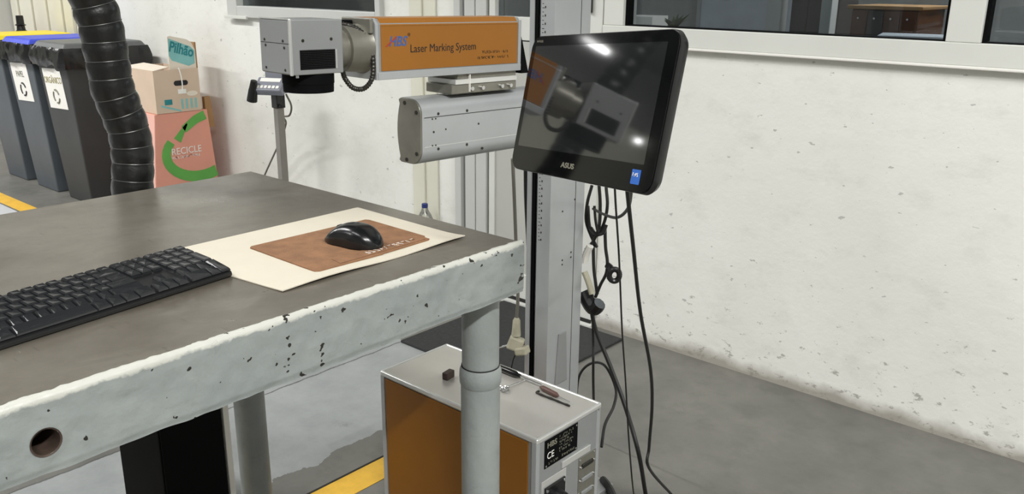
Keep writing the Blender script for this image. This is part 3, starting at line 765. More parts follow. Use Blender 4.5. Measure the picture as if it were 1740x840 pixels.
# --- mounting plates between head and arm
br = hb(-0.10, -0.002, 0.225, 0.43, -0.150, -0.138).out('mount_bracket', 'alu_rim', lm, bevel=0.001)
hb(-0.095, -0.006, 0.235, 0.43, -0.1385, -0.126).out('spacer', 'silver_cast', br, bevel=0.001)
hb(-0.095, -0.004, 0.215, 0.43, -0.172, -0.150).out('clamp', 'silver_cast', br, bevel=0.002)
for y in (0.275, 0.31, 0.375, 0.405):
    MB().cyl((-0.004, y, -0.161), (0.004, y, -0.161), 0.0048, n=12).xf(HM).out('bolt', 'chrome', br, smooth=True)
hb(-0.005, 0.001, 0.268, 0.270, -0.168, -0.128).out('plate_joint', 'print_white', br)
# --- silver arm (bulged profile)
a0 = 0.122
w_, h_ = 0.082, 0.150
pr = []
def arcp(cx, cz, r, s, e, n=8):
    for i in range(n+1):
        a = math.radians(s+(e-s)*i/n); pr.append((cx+r*math.cos(a), cz+r*math.sin(a)))
arcp(-0.034, h_/2-0.034, 0.034, 0, 90); pr.append((-0.070, h_/2)); pr.append((-w_+0.004, h_/2-0.004)); arcp(-w_+0.198, 0, 0.2, 162, 198, 8); pr.append((-w_+0.004, -h_/2+0.004)); pr.append((-0.070, -h_/2)); arcp(-0.034, -h_/2+0.034, 0.034, 270, 360)
AZ = -0.252
arm = MB().prism(pr, (0, a0, AZ), (1, 0, 0), (0, 0, 1), (0, 0.49, 0)).xf(HM).out('arm', 'alu', lm, smooth=True, angle=0.5)
ccx = -w_/2
MB().prism([(ccx+(x-ccx)*0.99, z*0.99) for x, z in pr], (0, a0-0.005, AZ), (1, 0, 0), (0, 0, 1), (0, 0.005, 0)).xf(HM).out('arm_end_cap', 'silver_cast', arm, bevel=0.0012)
for x, z in ((-0.055, 0.064), (-0.014, 0.046), (-0.014, -0.048), (-0.050, -0.066)):
    MB().cyl((x, a0-0.004, AZ+z), (x, a0-0.0065, AZ+z), 0.0046, n=14).xf(HM).out('cap_screw', 'steel_dark', arm)
hb(-0.001, 0.0006, a0+0.006, 0.60, AZ+0.0335, AZ+0.0350).out('groove', 'steel_dark', arm)
hb(-0.001, 0.0006, a0+0.006, 0.60, AZ-0.0335, AZ-0.0325).out('groove', 'alu_rim', arm)
for y, z, r in ((0.170, 0.0405, 0.0035), (0.170, -0.0405, 0.0035), (0.260, 0.0405, 0.0035), (0.260, -0.040, 0.0035), (0.152, 0.030, 0.002), (0.162, 0.030, 0.002), (0.156, 0.0, 0.0026), (0.193, 0.003, 0.002), (0.152, -0.031, 0.002), (0.162, -0.031, 0.002), (0.298, 0.006, 0.0026), (0.312, -0.055, 0.003)):
    MB().cyl((-0.002, y, AZ+z), (0.0008, y, AZ+z), r, n=10).xf(HM).out('bolt_hole', 'steel_dark', arm)
hb(-0.13, 0.03, 0.60, 0.625, AZ-0.11, AZ+0.11).out('carriage_plate', 'alu_side', lm, bevel=0.002)
# black wedge bracket behind the head
MB().prism([(0.448, -0.135), (0.475, -0.135), (0.452, -0.060), (0.446, -0.045)], (-0.10, 0, 0), (0, 1, 0), (0, 0, 1), (0.095, 0, 0)).xf(HM).out('wedge_bracket', 'black_matt', lm, bevel=0.001)

# ------------------------------------------------------------------ touch monitor
mw_ = V(0.941, -0.327, 0.085).normalized(); mh = V(0.0017, 0.255, 0.967); mh = (mh-mw_*mh.dot(mw_)).normalized(); mb_ = mh.cross(mw_)   # mb_ towards the back
if mb_.y < 0: mb_ = -mb_
MC = V(-0.925, -1.868, 1.3357)
MMn = Matrix(((mw_.x, mb_.x, mh.x, MC.x), (mw_.y, mb_.y, mh.y, MC.y), (mw_.z, mb_.z, mh.z, MC.z), (0, 0, 0, 1)))
mn = empty('touch_monitor', MC, 'black all-in-one touch monitor switched off, mounted beside the column', 'monitor')
Wm, Hm = 0.447, 0.2624
def plate(w, h, r, y0, y1, cx=0, cz=0): return MB().prism(rrect(w, h, r, 8, cx, cz), (0, y0, 0), (1, 0, 0), (0, 0, 1), (0, y1-y0, 0)).xf(MMn)
sh_ = MB(); rings = []
for y, ins in ((0.002, 0.0), (0.012, -0.0008), (0.022, 0.004), (0.034, 0.03), (0.040, 0.07)):
    rings.append([sh_.b.verts.new((x, y, z)) for x, z in rrect(Wm-2*ins, Hm-2*ins, max(0.02, 0.026-ins*0.2), 8)])
for a, b in zip(rings, rings[1:]):
    for i in range(len(a)): sh_.b.faces.new((a[i], a[(i+1) % len(a)], b[(i+1) % len(a)], b[i]))
sh_.b.faces.new(rings[0]); sh_.b.faces.new(rings[-1][::-1])
sh_.xf(MMn).out('housing', 'black_plastic', mn, smooth=True)
plate(Wm-0.003, Hm-0.003, 0.025, 0.0, 0.002).out('bezel_glass', 'bezel', mn)
plate(0.402, 0.196, 0.002, -0.0004, 0.0, -0.006, 0.013).out('screen', 'screen', mn)
def on_mon(x, z, y=-0.0006): return MMn @ frame((x, y, z), (1, 0, 0), (0, 0, 1))
text('logo', 'ASUS', 0.013, on_mon(-0.02, -0.112), 'print_grey', mn, 0.0002, align='CENTER', bold=0.0005, sx=1.4)
scribble('model_print', on_mon(-0.205, 0.118), 0.024, 0.004, 7, 'print_grey', mn, 0.0008, 8)
stk = plate(0.022, 0.024, 0.001, -0.0008, 0.0, 0.180, -0.106); stk = stk.out('sticker', 'sticker_blue', mn)
scribble('sticker_print', on_mon(0.172, -0.105, -0.0011), 0.015, 0.005, 4, 'print_white', stk, 0.0011, 9)
MB().tube([MMn @ V(0, 0.04, 0), MMn @ V(0, 0.10, 0), V(-1.10, -1.55, 1.33), V(-1.36, -1.24, 1.32), V(-1.452, -1.22, 1.32)], 0.017, 12, 8).out('mount_arm', 'alu_side', mn, smooth=True)
MB().box(-0.05, 0.05, 0.038, 0.05, -0.05, 0.05, MMn).out('mount_plate', 'black_plastic', mn, bevel=0.002)

# ================================================================== ORANGE CABINET ON THE FLOOR
bx0, bx1, by0, by1, bz = -1.742, -1.170, -1.682, -1.420, 0.50
ob = empty('laser_source_cabinet', (-1.456, -1.55, 0), 'orange sided laser power cabinet with silver lid on the floor', 'cabinet')
MB().box(bx0+0.006, bx1-0.004, by0+0.004, by1-0.004, 0.02, bz-0.012).out('body', 'alu_side', ob, bevel=0.002)
MB().box(bx0+0.020, bx1-0.030, by0, by0+0.006, 0.04, bz-0.018).out('side_panel', 'orange_dark', ob, bevel=0.001)
MB().box(bx0+0.020, bx1-0.030, by1-0.006, by1, 0.04, bz-0.018).out('side_panel', 'orange_dark', ob, bevel=0.001)
ld = MB().box(bx0+0.008, bx1-0.008, by0+0.008, by1-0.008, bz-0.010, bz-0.001).out('lid', 'lid_metal', ob)
for a, b in (((bx0, by0+0.004), (bx1, by0+0.004)), ((bx0, by1-0.004), (bx1, by1-0.004)), ((bx0+0.004, by0), (bx0+0.004, by1)), ((bx1-0.004, by0), (bx1-0.004, by1))):
    dx = 0.0065
    MB().box(min(a[0], b[0])-(0 if a[0] != b[0] else dx-0.002), max(a[0], b[0])+(0 if a[0] != b[0] else dx-0.002), min(a[1], b[1])-(0 if a[1] != b[1] else dx-0.002), max(a[1], b[1])+(0 if a[1] != b[1] else dx-0.002), bz-0.014, bz+0.001).out('lid_rim', 'alu_rim', ld, bevel=0.0042, seg=3)
for x in (bx0+0.006, bx1-0.012):
    for y in (by0+0.004, by1-0.010): MB().box(x-0.006, x+0.010, y-0.004, y+0.010, 0.02, bz-0.012).out('corner_post', 'alu', ob, bevel=0.002)
for x in (bx0+0.06, bx1-0.06):
    for y in (by0+0.05, by1-0.05): MB().cyl((x, y, 0), (x, y, 0.021), 0.02, 0.017, 16).out('foot', 'black_plastic', ob)
EX = bx1-0.004
def on_end(y, z, x=EX+0.0015): return frame((x, y, z), (0, 1, 0), (0, 0, 1))
pl = MB().box(EX-0.001, EX+0.0012, -1.649, -1.517, 0.405, 0.482).out('rating_plate', 'black_matt', ob, bevel=0.0005)
text('plate_logo', 'HBS', 0.020, on_end(-1.640, 0.459), 'print_grey', pl, 0.0002, sx=1.1, bold=0.0005)
text('ce_mark', 'CE', 0.026, on_end(-1.640, 0.428), 'print_white', pl, 0.0002, sx=0.9)
for i in range(6): scribble('plate_print', on_end(-1.592, 0.471-i*0.0083), 0.058-0.006*(i % 3), 0.0048, 9, 'print_grey', pl, 0.0010, 20+i)
scribble('plate_print', on_end(-1.640, 0.4125), 0.112, 0.0058, 17, 'print_grey', pl, 0.0012, 31)
for y, z in ((-1.523, 0.476), (-1.643, 0.411), (-1.523, 0.411)): MB().cyl((EX, y, z), (EX+0.0022, y, z), 0.0028, n=10).out('rivet', 'chrome', pl)
MB().box(EX, EX+0.004, -1.580, -1.462, 0.378, 0.396, None).out('acrylic_strip', 'alu_rim', ob, bevel=0.001)
MB().box(EX, EX+0.0012, -1.658, -1.560, 0.10, 0.372).out('service_panel', 'alu_rim', ob, bevel=0.0005)
sk = MB().box(EX, EX+0.006, -1.648, -1.566, 0.270, 0.352).out('power_socket', 'black_plastic', ob, bevel=0.003)
MB().cyl((EX+0.006, -1.604, 0.312), (EX+0.030, -1.604, 0.312), 0.022, 0.019, 20).out('plug', 'black_plastic', sk, smooth=True)
for y, z in ((-1.641, 0.342), (-1.573, 0.345), (-1.641, 0.280), (-1.573, 0.280)): MB().cyl((EX+0.005, y, z), (EX+0.008, y, z), 0.004, n=12).out('socket_screw', 'chrome', sk)
cp = MB().box(EX, EX+0.0018, -1.508, -1.434, 0.19, 0.372).out('connector_panel', 'silver_cast', ob, bevel=0.0005)
for i, z in enumerate((0.345, 0.305, 0.265)):
    MB().box(EX+0.001, EX+0.006, -1.496, -1.448, z-0.006, z+0.006).out('connector', 'alu_side' if i else 'steel_dark', cp, bevel=0.002)
    for y in (-1.501, -1.443): MB().cyl((EX+0.001, y, z), (EX+0.006, y, z), 0.003, n=10).out('connector_screw', 'chrome', cp)
for y, z in ((-1.440, 0.366), (-1.502, 0.366), (-1.430, 0.485), (-1.545, 0.392), (-1.470, 0.392)): MB().cyl((EX, y, z), (EX+0.003, y, z), 0.003, n=10).out('panel_screw', 'chrome', ob)

# tools on the lid
LZ = bz-0.001
def lidp(px, py): p = atz(px, py, LZ); return V(p.x, p.y, LZ)
p = lidp(762, 643)
b = MB().box(-0.009, 0.009, -0.017, 0.017, 0, 0.021, Matrix.Translation(p) @ Matrix.Rotation(0.15, 4, 'Z'))
tag(b.out('metal_block', 'block_brown', bevel=0.002), 'small rusty brown block on the silver cabinet lid', 'block')
def stick(name, pa, pb, prof, m, label, cat, extra=None):
    A = lidp(*pa); B = lidp(*pb); r = max(q[1] for q in prof); up = V(0, 0, r)
    t = empty(name, A, label, cat)
    MB().lathe(A+up, B+up, prof, 12).out('handle', m, t, smooth=True)
    if extra: extra(t, A+up, B+up)
    return t
def shaft(k0, k1, r, m='chrome', nm='shaft'):
    def f(t, A, B): MB().cyl(A.lerp(B, k0), A.lerp(B, k1), r, n=8).out(nm, m, t, smooth=True)
    return f
stick('screwdriver', (838, 626), (884, 645), [(0, 0.006), (0.1, 0.0095), (0.8, 0.0095), (0.9, 0.007), (1, 0.005)], 'black_gloss', 'black handled screwdriver lying along the back of the cabinet lid', 'screwdriver', shaft(0.98, 1.75, 0.0025))
stick('scriber', (918, 662), (949, 678), [(0, 0.003), (0.15, 0.0075), (0.85, 0.0075), (1, 0.003)], 'brown_handle', 'short brown handled scriber near the corner of the cabinet lid', 'tool', shaft(0.95, 1.6, 0.0012))
A = lidp(913, 670); B = lidp(968, 692)
tag(MB().tube([A+V(-0.004, 0.012, 0.003), A+V(0, 0, 0.003), A.lerp(B, 0.5)+V(0, 0, 0.003), B+V(0, 0, 0.003)], lambda t_: 0.0030+0.0005*math.sin(t_*150), 8, 10).out('threaded_rod', 'steel_dark', smooth=True), 'thin threaded steel rod at the front of the tools on the lid', 'rod')
A = lidp(855, 664); B = lidp(892, 648)
t = empty('key_ring', A, 'bunch of small steel keys and wire on the cabinet lid beside the pipe leg', 'keys')
MB().tube([A+V(0, 0, 0.003), A.lerp(B, 0.5)+V(0, 0, 0.004), B+V(0, 0, 0.003)], 0.0022, 8, 6).out('wire', 'chrome', t, smooth=True)
for i in range(4):
    c_ = A+V(0.002+0.009*math.cos(i*1.7), 0.009*math.sin(i*1.7), 0.003+0.002*i)
    MB().tube([c_+V(0.009*math.cos(a), 0.009*math.sin(a), 0.001*math.sin(3*a)) for a in [k*PI/5 for k in range(11)]], 0.0018, 6, 3).out('ring', 'chrome', t, smooth=True)

# ================================================================== CABLES
def cable(name, pts, r, m, label, cat='cable', group='hanging cables'):
    return tag(MB().tube(pts, r, 8, 8).out(name, m, smooth=True), label, cat, group)
def cp_(seq): return [aty(px, py, y) for px, py, y in seq]
e1 = atz(1142, 842, 0.012); e1b = atz(1175, 880, 0.006)
cable('power_cable', cp_([(1064, 300, -1.80), (1068, 345, -1.76), (1076, 420, -1.66), (1088, 530, -1.55), (1105, 625, -1.45), (1108, 690, -1.40), (1103, 760, -1.34), (1103, 796, -1.32)])+[e1, e1b], 0.0042, 'cable', 'thick black cable hanging furthest right from the monitor to the floor')
cable('signal_cable', cp_([(1044, 300, -1.79), (1046, 345, -1.75), (1052, 440, -1.62), (1057, 560, -1.5), (1063, 650, -1.42), (1068, 740, -1.36), (1074, 815, -1.33)])+[atz(1078, 850, 0.006)], 0.0022, 'cable', 'thin black cable hanging straight down left of the thick monitor cable')
cable('power_cable', cp_([(1004, 520, -1.12), (1012, 560, -1.10), (1038, 625, -1.10), (1062, 690, -1.12), (1085, 770, -1.16)])+[atz(1098, 845, 0.008), atz(1108, 880, 0.006)], 0.0065, 'cable', 'thick black cable running diagonally from the adapter down to the floor')
cable('data_cable', cp_([(1006, 500, -1.10), (1008, 580, -1.09), (1008, 640, -1.09)])+[atz(1008, 745, 0.008), atz(990, 760, 0.006)], 0.0042, 'cable', 'black cable dropping straight behind the orange cabinet corner')
cable('data_cable', cp_([(978, 690, -1.08), (984, 640, -1.08), (1004, 618, -1.07), (1028, 622, -1.08), (1046, 660, -1.12), (1043, 690, -1.2), (1028, 722, -1.3), (1022, 760, -1.36)]), 0.0042, 'cable', 'black cable arching over the floor behind the cabinet and down its side')
cable('power_cable', [atz(1024, 815, 0.02), atz(1030, 822, 0.02), atz(1038, 835, 0.014), atz(1050, 862, 0.012)], 0.012, 'cable', 'short thick black hose on the floor beside the cabinet')
bd = empty('cable_bundle', aty(1015, 420, -1.10), 'tangled coil of black cables with adapter tied to the back of the column', 'cable', 'hanging cables')
def loop(name, seq, r=0.0048, m='cable'): return MB().tube(cp_(seq), r, 8, 8).out(name, m, bd, smooth=True)
Yb = -1.10
loop('coil', [(1006, 315, Yb), (998, 345, Yb-.01), (996, 375, Yb), (1004, 400, Yb+.01), (1014, 420, Yb)])
loop('coil', [(1018, 315, Yb), (1020, 350, Yb), (1018, 385, Yb-.01), (1008, 410, Yb-.01), (995, 424, Yb-.005)])
loop('coil', [(1030, 318, Yb), (1032, 350, Yb-.01), (1026, 380, Yb), (1012, 402, Yb), (1002, 385, Yb), (999, 350, Yb)])
loop('coil', [(1010, 350, Yb-.02), (1012, 375, Yb-.02), (1016, 395, Yb-.02)], 0.004)
loop('coil', [(1028, 385, Yb), (1029, 420, Yb), (1032, 445, Yb), (1030, 465, Yb), (1020, 485, Yb), (1012, 505, Yb)], 0.005)
loop('coil', [(1008, 415, Yb), (1009, 455, Yb), (1012, 480, Yb), (1015, 500, Yb)], 0.005)
loop('looped_cable', [(1008, 355, Yb-.02), (1025, 364, Yb-.1), (1048, 370, Yb-.22), (1066, 356, Yb-.35), (1072, 330, Yb-.5), (1071, 305, Yb-.6)], 0.0040)
MB().tube(cp_([(1004, 388, Yb-.02), (1012, 398, Yb-.03), (1024, 396, Yb-.02), (1030, 382, Yb-.01)]), 0.006, 8, 6).out('tie', 'black_plastic', bd, smooth=True)
MB().tube(cp_([(1003, 418, Yb-.02), (996, 432, Yb-.02), (993, 446, Yb-.02)]), 0.011, 10, 5).out('white_connector', 'white_plastic', bd, smooth=True)
MB().tube(cp_([(993, 462, Yb-.03), (1000, 480, Yb-.03), (1006, 500, Yb-.03)]), 0.009, 10, 5).out('clear_bag', 'plug_beige', bd, smooth=True)
MB().tube(cp_([(992, 495, Yb), (1000, 512, Yb), (1010, 524, Yb), (1019, 516, Yb)]), lambda t_: 0.020+0.004*math.sin(t_*PI), 10, 5).out('adapter', 'black_plastic', bd, smooth=True)
rc = aty(1044, 468, Yb)
RX, RZ = RW.col[0], V(0, 0, 1)
MB().tube([rc+RX*0.015*math.cos(a)+RZ*0.018*math.sin(a) for a in [k*2*PI/12 for k in range(13)]], 0.0085, 10, 3).out('ferrite_ring', 'black_plastic', bd, smooth=True)
MB().tube([aty(1031, 450, Yb), aty(1037, 455, Yb), rc+RZ*0.012-RX*0.01], 0.010, 8, 3).out('ring_tail', 'black_plastic', bd, smooth=True)
cable('mains_lead', cp_([(871, 270, -1.42), (874, 340, -1.40), (877, 420, -1.38), (880, 500, -1.37), (878, 540, -1.36)]), 0.0048, 'cable_grey', 'grey lead hanging left of the column to a beige plug')
cable('mains_lead', cp_([(893, 280, -1.22), (894, 340, -1.22), (898, 430, -1.21), (899, 520, -1.21)]), 0.0060, 'cable', 'black lead hanging close against the left edge of the column')
q = aty(878, 583, -1.36)
t = empty('mains_plug', q, 'beige moulded plug hanging on a lead left of the column', 'plug', 'hanging cables')
MB().lathe(aty(878, 540, -1.36), aty(877, 570, -1.36), [(0, 0.006), (0.15, 0.011), (0.6, 0.012), (1, 0.014)], 12).out('strain_relief', 'plug_beige', t, smooth=True)
MB().box(-0.024, 0.020, -0.014, 0.014, -0.024, 0.018, Matrix.Translation(q) @ Matrix.Rotation(0.6, 4, 'Z') @ Matrix.Rotation(0.35, 4, 'Y')).out('body', 'plug_beige', t, bevel=0.006)
MB().box(-0.012, 0.026, -0.016, 0.016, -0.034, -0.010, Matrix.Translation(q+V(0.006, 0, 0)) @ Matrix.Rotation(0.2, 4, 'Z') @ Matrix.Rotation(-0.3, 4, 'Y')).out('second_plug', 'plug_beige', t, bevel=0.005)
for k in (0, 1):
    MB().cyl(q+V(-0.02, -0.006+0.016*k, -0.012), q+V(-0.055, -0.016+0.016*k, -0.028), 0.0028, n=8).out('pin', 'chrome', t)
cable('mains_lead', cp_([(878, 598, -1.35), (872, 612, -1.33), (868, 632, -1.3), (865, 660, -1.28)]), 0.0022, 'cable', 'thin black wire dangling below the beige plug')

# ================================================================== WASTE BINS
def bin_(xl, mbody, lidm, front_label, label, seed):
    rnd = random.Random(seed)
    t = empty('waste_bin', (xl+0.24, -0.34, 0), label, 'waste bin', 'waste bins in a row along the wall')
    z1 = 1.03; tx = 0.052; ty = 0.075; w, d = 0.47, 0.57; y0, y1 = -0.665, -0.105
    def ring(z, out=0.0):
        k = 1-z/z1
        return [(xl+tx*k-out, y0+ty*k-out), (xl+w-tx*k+out, y0+ty*k-out), (xl+w-tx*k+out, y1-0.02*k+out), (xl+tx*k-out, y1-0.02*k+out)]
    b = MB(); rs = []
    for z, o_ in ((0.0, 0), (0.06, 0.0), (z1-0.05, 0.0), (z1-0.05, 0.018), (z1, 0.018)):
        rs.append([b.b.verts.new((x, y, z)) for x, y in ring(z, o_)])
    for a, c_ in zip(rs, rs[1:]):
        for i in range(4): b.b.faces.new((a[i], a[(i+1) % 4], c_[(i+1) % 4], c_[i]))
    b.b.faces.new(rs[0][::-1]); b.b.faces.new(rs[-1])
    b.out('body', mbody, t, bevel=0.02, seg=3)
    # bin liner folded over the rim
    g = MB(); n = 96; R0 = ring(z1, 0.014); per = []
    for i in range(4):
        a, c_ = V(*R0[i], 0), V(*R0[(i+1) % 4], 0)
        nn = (c_-a).normalized(); nn = V(nn.y, -nn.x, 0)
        for k in range(n//4): per.append((a.lerp(c_, k/(n//4)), nn))
    rows_ = []
    for j, (z, o_) in enumerate(((1.075, -0.02), (1.085, 0.0), (1.06, 0.014), (1.02, 0.020), (0.985, 0.022), (0.955, 0.016))):
        row = []
        for i, (p, nn) in enumerate(per):
            q = p+nn*(o_+0.016*mnoise.noise(V(i*0.35, j*0.5, seed))*(j > 0)+0.008*mnoise.noise(V(i*1.1, j*1.3, seed+5)))
            zz = z+(0.025*mnoise.noise(V(i*0.16, 7, seed)) if j >= 4 else 0.006*mnoise.noise(V(i*0.4, 3+j, seed)))
            row.append(g.b.verts.new((q.x, q.y, zz)))
        rows_.append(row)
    m_ = len(per)
    for a, c_ in zip(rows_, rows_[1:]):
        for i in range(m_): g.b.faces.new((a[i], a[(i+1) % m_], c_[(i+1) % m_], c_[i]))
    g.out('bin_liner', 'bag_black', t, smooth=True, angle=0.7)
    # lid
    l = MB(); R1 = ring(z1, 0.012)
    base_ = [V(*p, 1.075) for p in R1]
    top_ = [V(xl+w/2+(p[0]-xl-w/2)*0.9, (y0+y1)/2+(p[1]-(y0+y1)/2)*0.9, 1.118) for p in R1]
    l.hexa(base_+top_)
    lo = l.out('lid', lidm, t, bevel=0.012, seg=3)
    MB().cyl((xl+0.06, y1+0.02, 1.06), (xl+w-0.06, y1+0.02, 1.06), 0.016, n=12).out('hinge_bar', mbody, t, smooth=True)
    for x in (xl+0.08, xl+w-0.08):
        MB().cyl((x-0.02, y1-0.06, 0.08), (x+0.02, y1-0.06, 0.08), 0.08, n=24).out('wheel', 'black_plastic', t, smooth=True)
    if front_label:
        k = 1-0.9/z1; s = ty/z1
        def fp(u, z): kk = 1-z/z1; return V(xl+u, y0+ty*kk-0.003, z)
        o_ = fp(0.045+0.014, 0.62)
        F = frame(fp(0.075, 0.660), (1, 0, 0.04), (0, -s, 1))
        pl_ = MB().box(0, 0.29, 0, 0.275, -0.001, 0.001, F).out('paper_notice', 'print_white', t)
        F2 = frame(fp(0.075, 0.660)+V(0, -0.0022, 0), (1, 0, 0.04), (0, -s, 1))
        text('notice_text', front_label[0], 0.062, F2 @ Matrix.Translation((0.145, 0.175, 0)), front_label[1], pl_, 0.0004, align='CENTER', sx=0.85)
        for a0_ in (0.3, 2.4, 4.5):                 # three chasing arrows
            c_ = V(0.150, 0.085, 0); pts = []
            for q_ in range(7):
                a_ = a0_+q_*0.25; pts.append(F2 @ (c_+V(0.045*math.cos(a_), 0.045*math.sin(a_), 0)))
            MB().tube(pts, 0.006, 6, 2).out('recycle_arrow', front_label[2], pl_)
    return t
bin_(-7.70, 'bin_grey', 'lid_yellow', None, 'grey wheeled bin with a yellow lid at the far left end', 3)
bin_(-7.125, 'bin_grey', 'lid_blue', ('PAPEL', 'print_grey', 'print_black'), 'grey wheeled bin with a blue lid, second in the row', 11)
bin_(-6.555, 'bin_dark', 'lid_grey', ('ORGÂNICO', 'print_olive', 'print_grey'), 'dark wheeled bin with a grey lid nearest the cardboard boxes', 23)
# red hydrant behind the bins
t = empty('hydrant', (-8.45, -0.30, 0), 'red valve with black cap standing behind the yellow lidded bin', 'hydrant')
p0 = aty(38, 62, -0.20); zb = p0.z
hx = p0.x
t.location = (hx, -0.20, 0); WM[t.name] = Matrix.Translation((hx, -0.20, 0))
MB().lathe((hx, -0.2, 0), (hx, -0.2, zb), [(0, 0.09), (0.9, 0.09), (0.93, 0.135), (0.96, 0.13), (1, 0.05)], 20).out('body', 'red_paint', t, smooth=True)
MB().lathe((hx, -0.2, zb), (hx, -0.2, zb+0.17), [(0, 0.05), (0.3, 0.04), (0.31, 0.034), (0.5, 0.03), (0.55, 0.045), (0.6, 0.03), (1, 0.028)], 14).out('stem', 'black_plastic', t, smooth=True)
MB().cyl((hx-0.06, -0.2, zb+0.08), (hx+0.06, -0.2, zb+0.08), 0.008, n=8).out('handle', 'steel_dark', t)

# ================================================================== CARTONS
XC = -5.25
def facef(y, z, x=XC+0.002): return frame((x, y, z), (0, 1, 0), (0, 0, 1))
rcx = empty('recycling_carton', (XC-0.2, -0.35, 0), 'pink recycling carton with a green arrow standing on the floor', 'carton')
MB().hexa([(XC-0.45, -0.575, 0), (XC, -0.575, 0), (XC, -0.095, 0), (XC-0.45, -0.095, 0), (XC-0.45, -0.505, 0.722), (XC, -0.505, 0.722), (XC, -0.150, 0.722), (XC-0.45, -0.150, 0.722)]).out('body', 'carton_pink', rcx, bevel=0.003)
MB().hexa([(XC-0.45, -0.578, 0), (XC-0.002, -0.578, 0), (XC-0.002, -0.574, 0), (XC-0.45, -0.574, 0), (XC-0.45, -0.508, 0.72), (XC-0.002, -0.508, 0.72), (XC-0.002, -0.504, 0.72), (XC-0.45, -0.504, 0.72)]).out('side_print', 'carton_pink_pale', rcx)
MB().hexa([(XC-0.05, -0.150, 0.60), (XC-0.02, -0.150, 0.60), (XC-0.02, -0.09, 0.60), (XC-0.05, -0.09, 0.60), (XC-0.05, -0.150, 0.80), (XC-0.02, -0.150, 0.80), (XC-0.02, -0.11, 0.80), (XC-0.05, -0.11, 0.80)]).out('inner_flap', 'carton_brown', rcx)
def ribbon(pts, w0, w1):        # flat band in the face plane
    b = MB(); up = []; dn = []
    n = len(pts)
    for i, p in enumerate(pts):
        d = (V(*pts[min(i+1, n-1)], 0)-V(*pts[max(i-1, 0)], 0)).normalized(); nn = V(-d.y, d.x, 0); wd = (w0+(w1-w0)*i/(n-1))/2
        up.append((p[0]+nn.x*wd, p[1]+nn.y*wd)); dn.append((p[0]-nn.x*wd, p[1]-nn.y*wd))
    for i in range(n-1):
        F = facef(0, 0, XC+0.0015)
        q = [dn[i], dn[i+1], up[i+1], up[i]]
        b.hexa([F @ V(x, z, 0) for x, z in q]+[F @ V(x, z, 0.0008) for x, z in q])
    return b
def arcpts(cy, cz, ry, rz, a0_, a1_, n=14): return [(cy+ry*math.cos(math.radians(a0_+(a1_-a0_)*i/n)), cz+rz*math.sin(math.radians(a0_+(a1_-a0_)*i/n))) for i in range(n+1)]
ribbon(arcpts(-0.235, 0.45, 0.225, 0.155, 145, 300), 0.055, 0.075).out('green_arrow', 'print_green', rcx)
ribbon([(-0.375, 0.545), (-0.335, 0.60), (-0.30, 0.645)], 0.055, 0.01).out('arrow_head', 'print_green', rcx)
ribbon([(-0.325, 0.61), (-0.24, 0.665), (-0.17, 0.69)], 0.05, 0.06).out('green_arrow', 'print_green', rcx)
text('lettering', 'RECICLE', 0.062, facef(-0.425, 0.455), 'print_white', rcx, 0.0005, sx=0.9)
scribble('small_print', facef(-0.425, 0.43), 0.20, 0.014, 14, 'print_white', rcx, 0.003, 41)
def yface(x, z): return frame((XC+x, -0.5835+0.07*z/0.722*0.97, z), (1, 0, 0), (0, 0.097, 1))
MB().box(0, 0.20, 0, 0.20, 0, 0.002, yface(-0.36, 0.26)).out('teal_print', 'print_teal', rcx)
scribble('small_print', yface(-0.30, 0.57), 0.20, 0.02, 8, 'print_white', rcx, 0.004, 43)

XU = XC+0.004
uc = empty('battery_carton', (XU-0.2, -0.34, 0.722), 'small cardboard battery collection box on top of the pink carton', 'carton')
UF = Matrix.Identity(4)
b = MB().box(XU-0.44, XU, -0.492, -0.488, 0.724, 0.990).box(XU-0.44, XU, -0.194, -0.190, 0.724, 0.990).box(XU-0.004, XU, -0.488, -0.194, 0.724, 0.990).box(XU-0.44, XU-0.436, -0.488, -0.194, 0.724, 0.990).box(XU-0.436, XU-0.004, -0.488, -0.194, 0.724, 0.728)
b.out('box', 'carton', uc)
MB().hexa([(XU-0.43, -0.486, 0.985), (XU-0.01, -0.486, 0.985), (XU-0.05, -0.36, 1.0), (XU-0.43, -0.33, 1.0), (XU-0.43, -0.486, 0.989), (XU-0.01, -0.486, 0.989), (XU-0.05, -0.36, 1.004), (XU-0.43, -0.33, 1.004)]).out('top_flap', 'carton_white', uc)
sl = MB().prism(rrect(0.095, 0.032, 0.0155, 6), (XU+0.0005, -0.315, 0.905), (0, 1, 0), (0, 0, 1), (0.0008, 0, 0)).out('hand_hole', 'dark_gap', uc)
MB().tube([(XU+0.004, -0.322, 1.0), (XU+0.004, -0.312, 0.955), (XU+0.004, -0.308, 0.90), (XU+0.004, -0.312, 0.85)], 0.004, 6, 5).out('white_tape', 'print_white', uc)
MB().box(XU+0.001, XU+0.003, -0.34, -0.285, 0.838, 0.866).out('paper_tab', 'print_white', uc)
MB().box(XU+0.0005, XU+0.0015, -0.435, -0.385, 0.775, 0.808).out('teal_print', 'print_teal', uc)
for y in (-0.325, -0.295, -0.262, -0.232): MB().box(XU+0.0005, XU+0.0015, y, y+0.014, 0.742, 0.805).out('battery_print', 'print_teal_pale', uc)
MB().prism([(0.038*math.cos(k*PI/9), 0.016*math.sin(k*PI/9)) for k in range(18)], (XU+0.0005, -0.245, 0.835), (0, 1, 0), (0, 0, 1), (0.0008, 0, 0)).out('pale_oval', 'carton_white', uc)
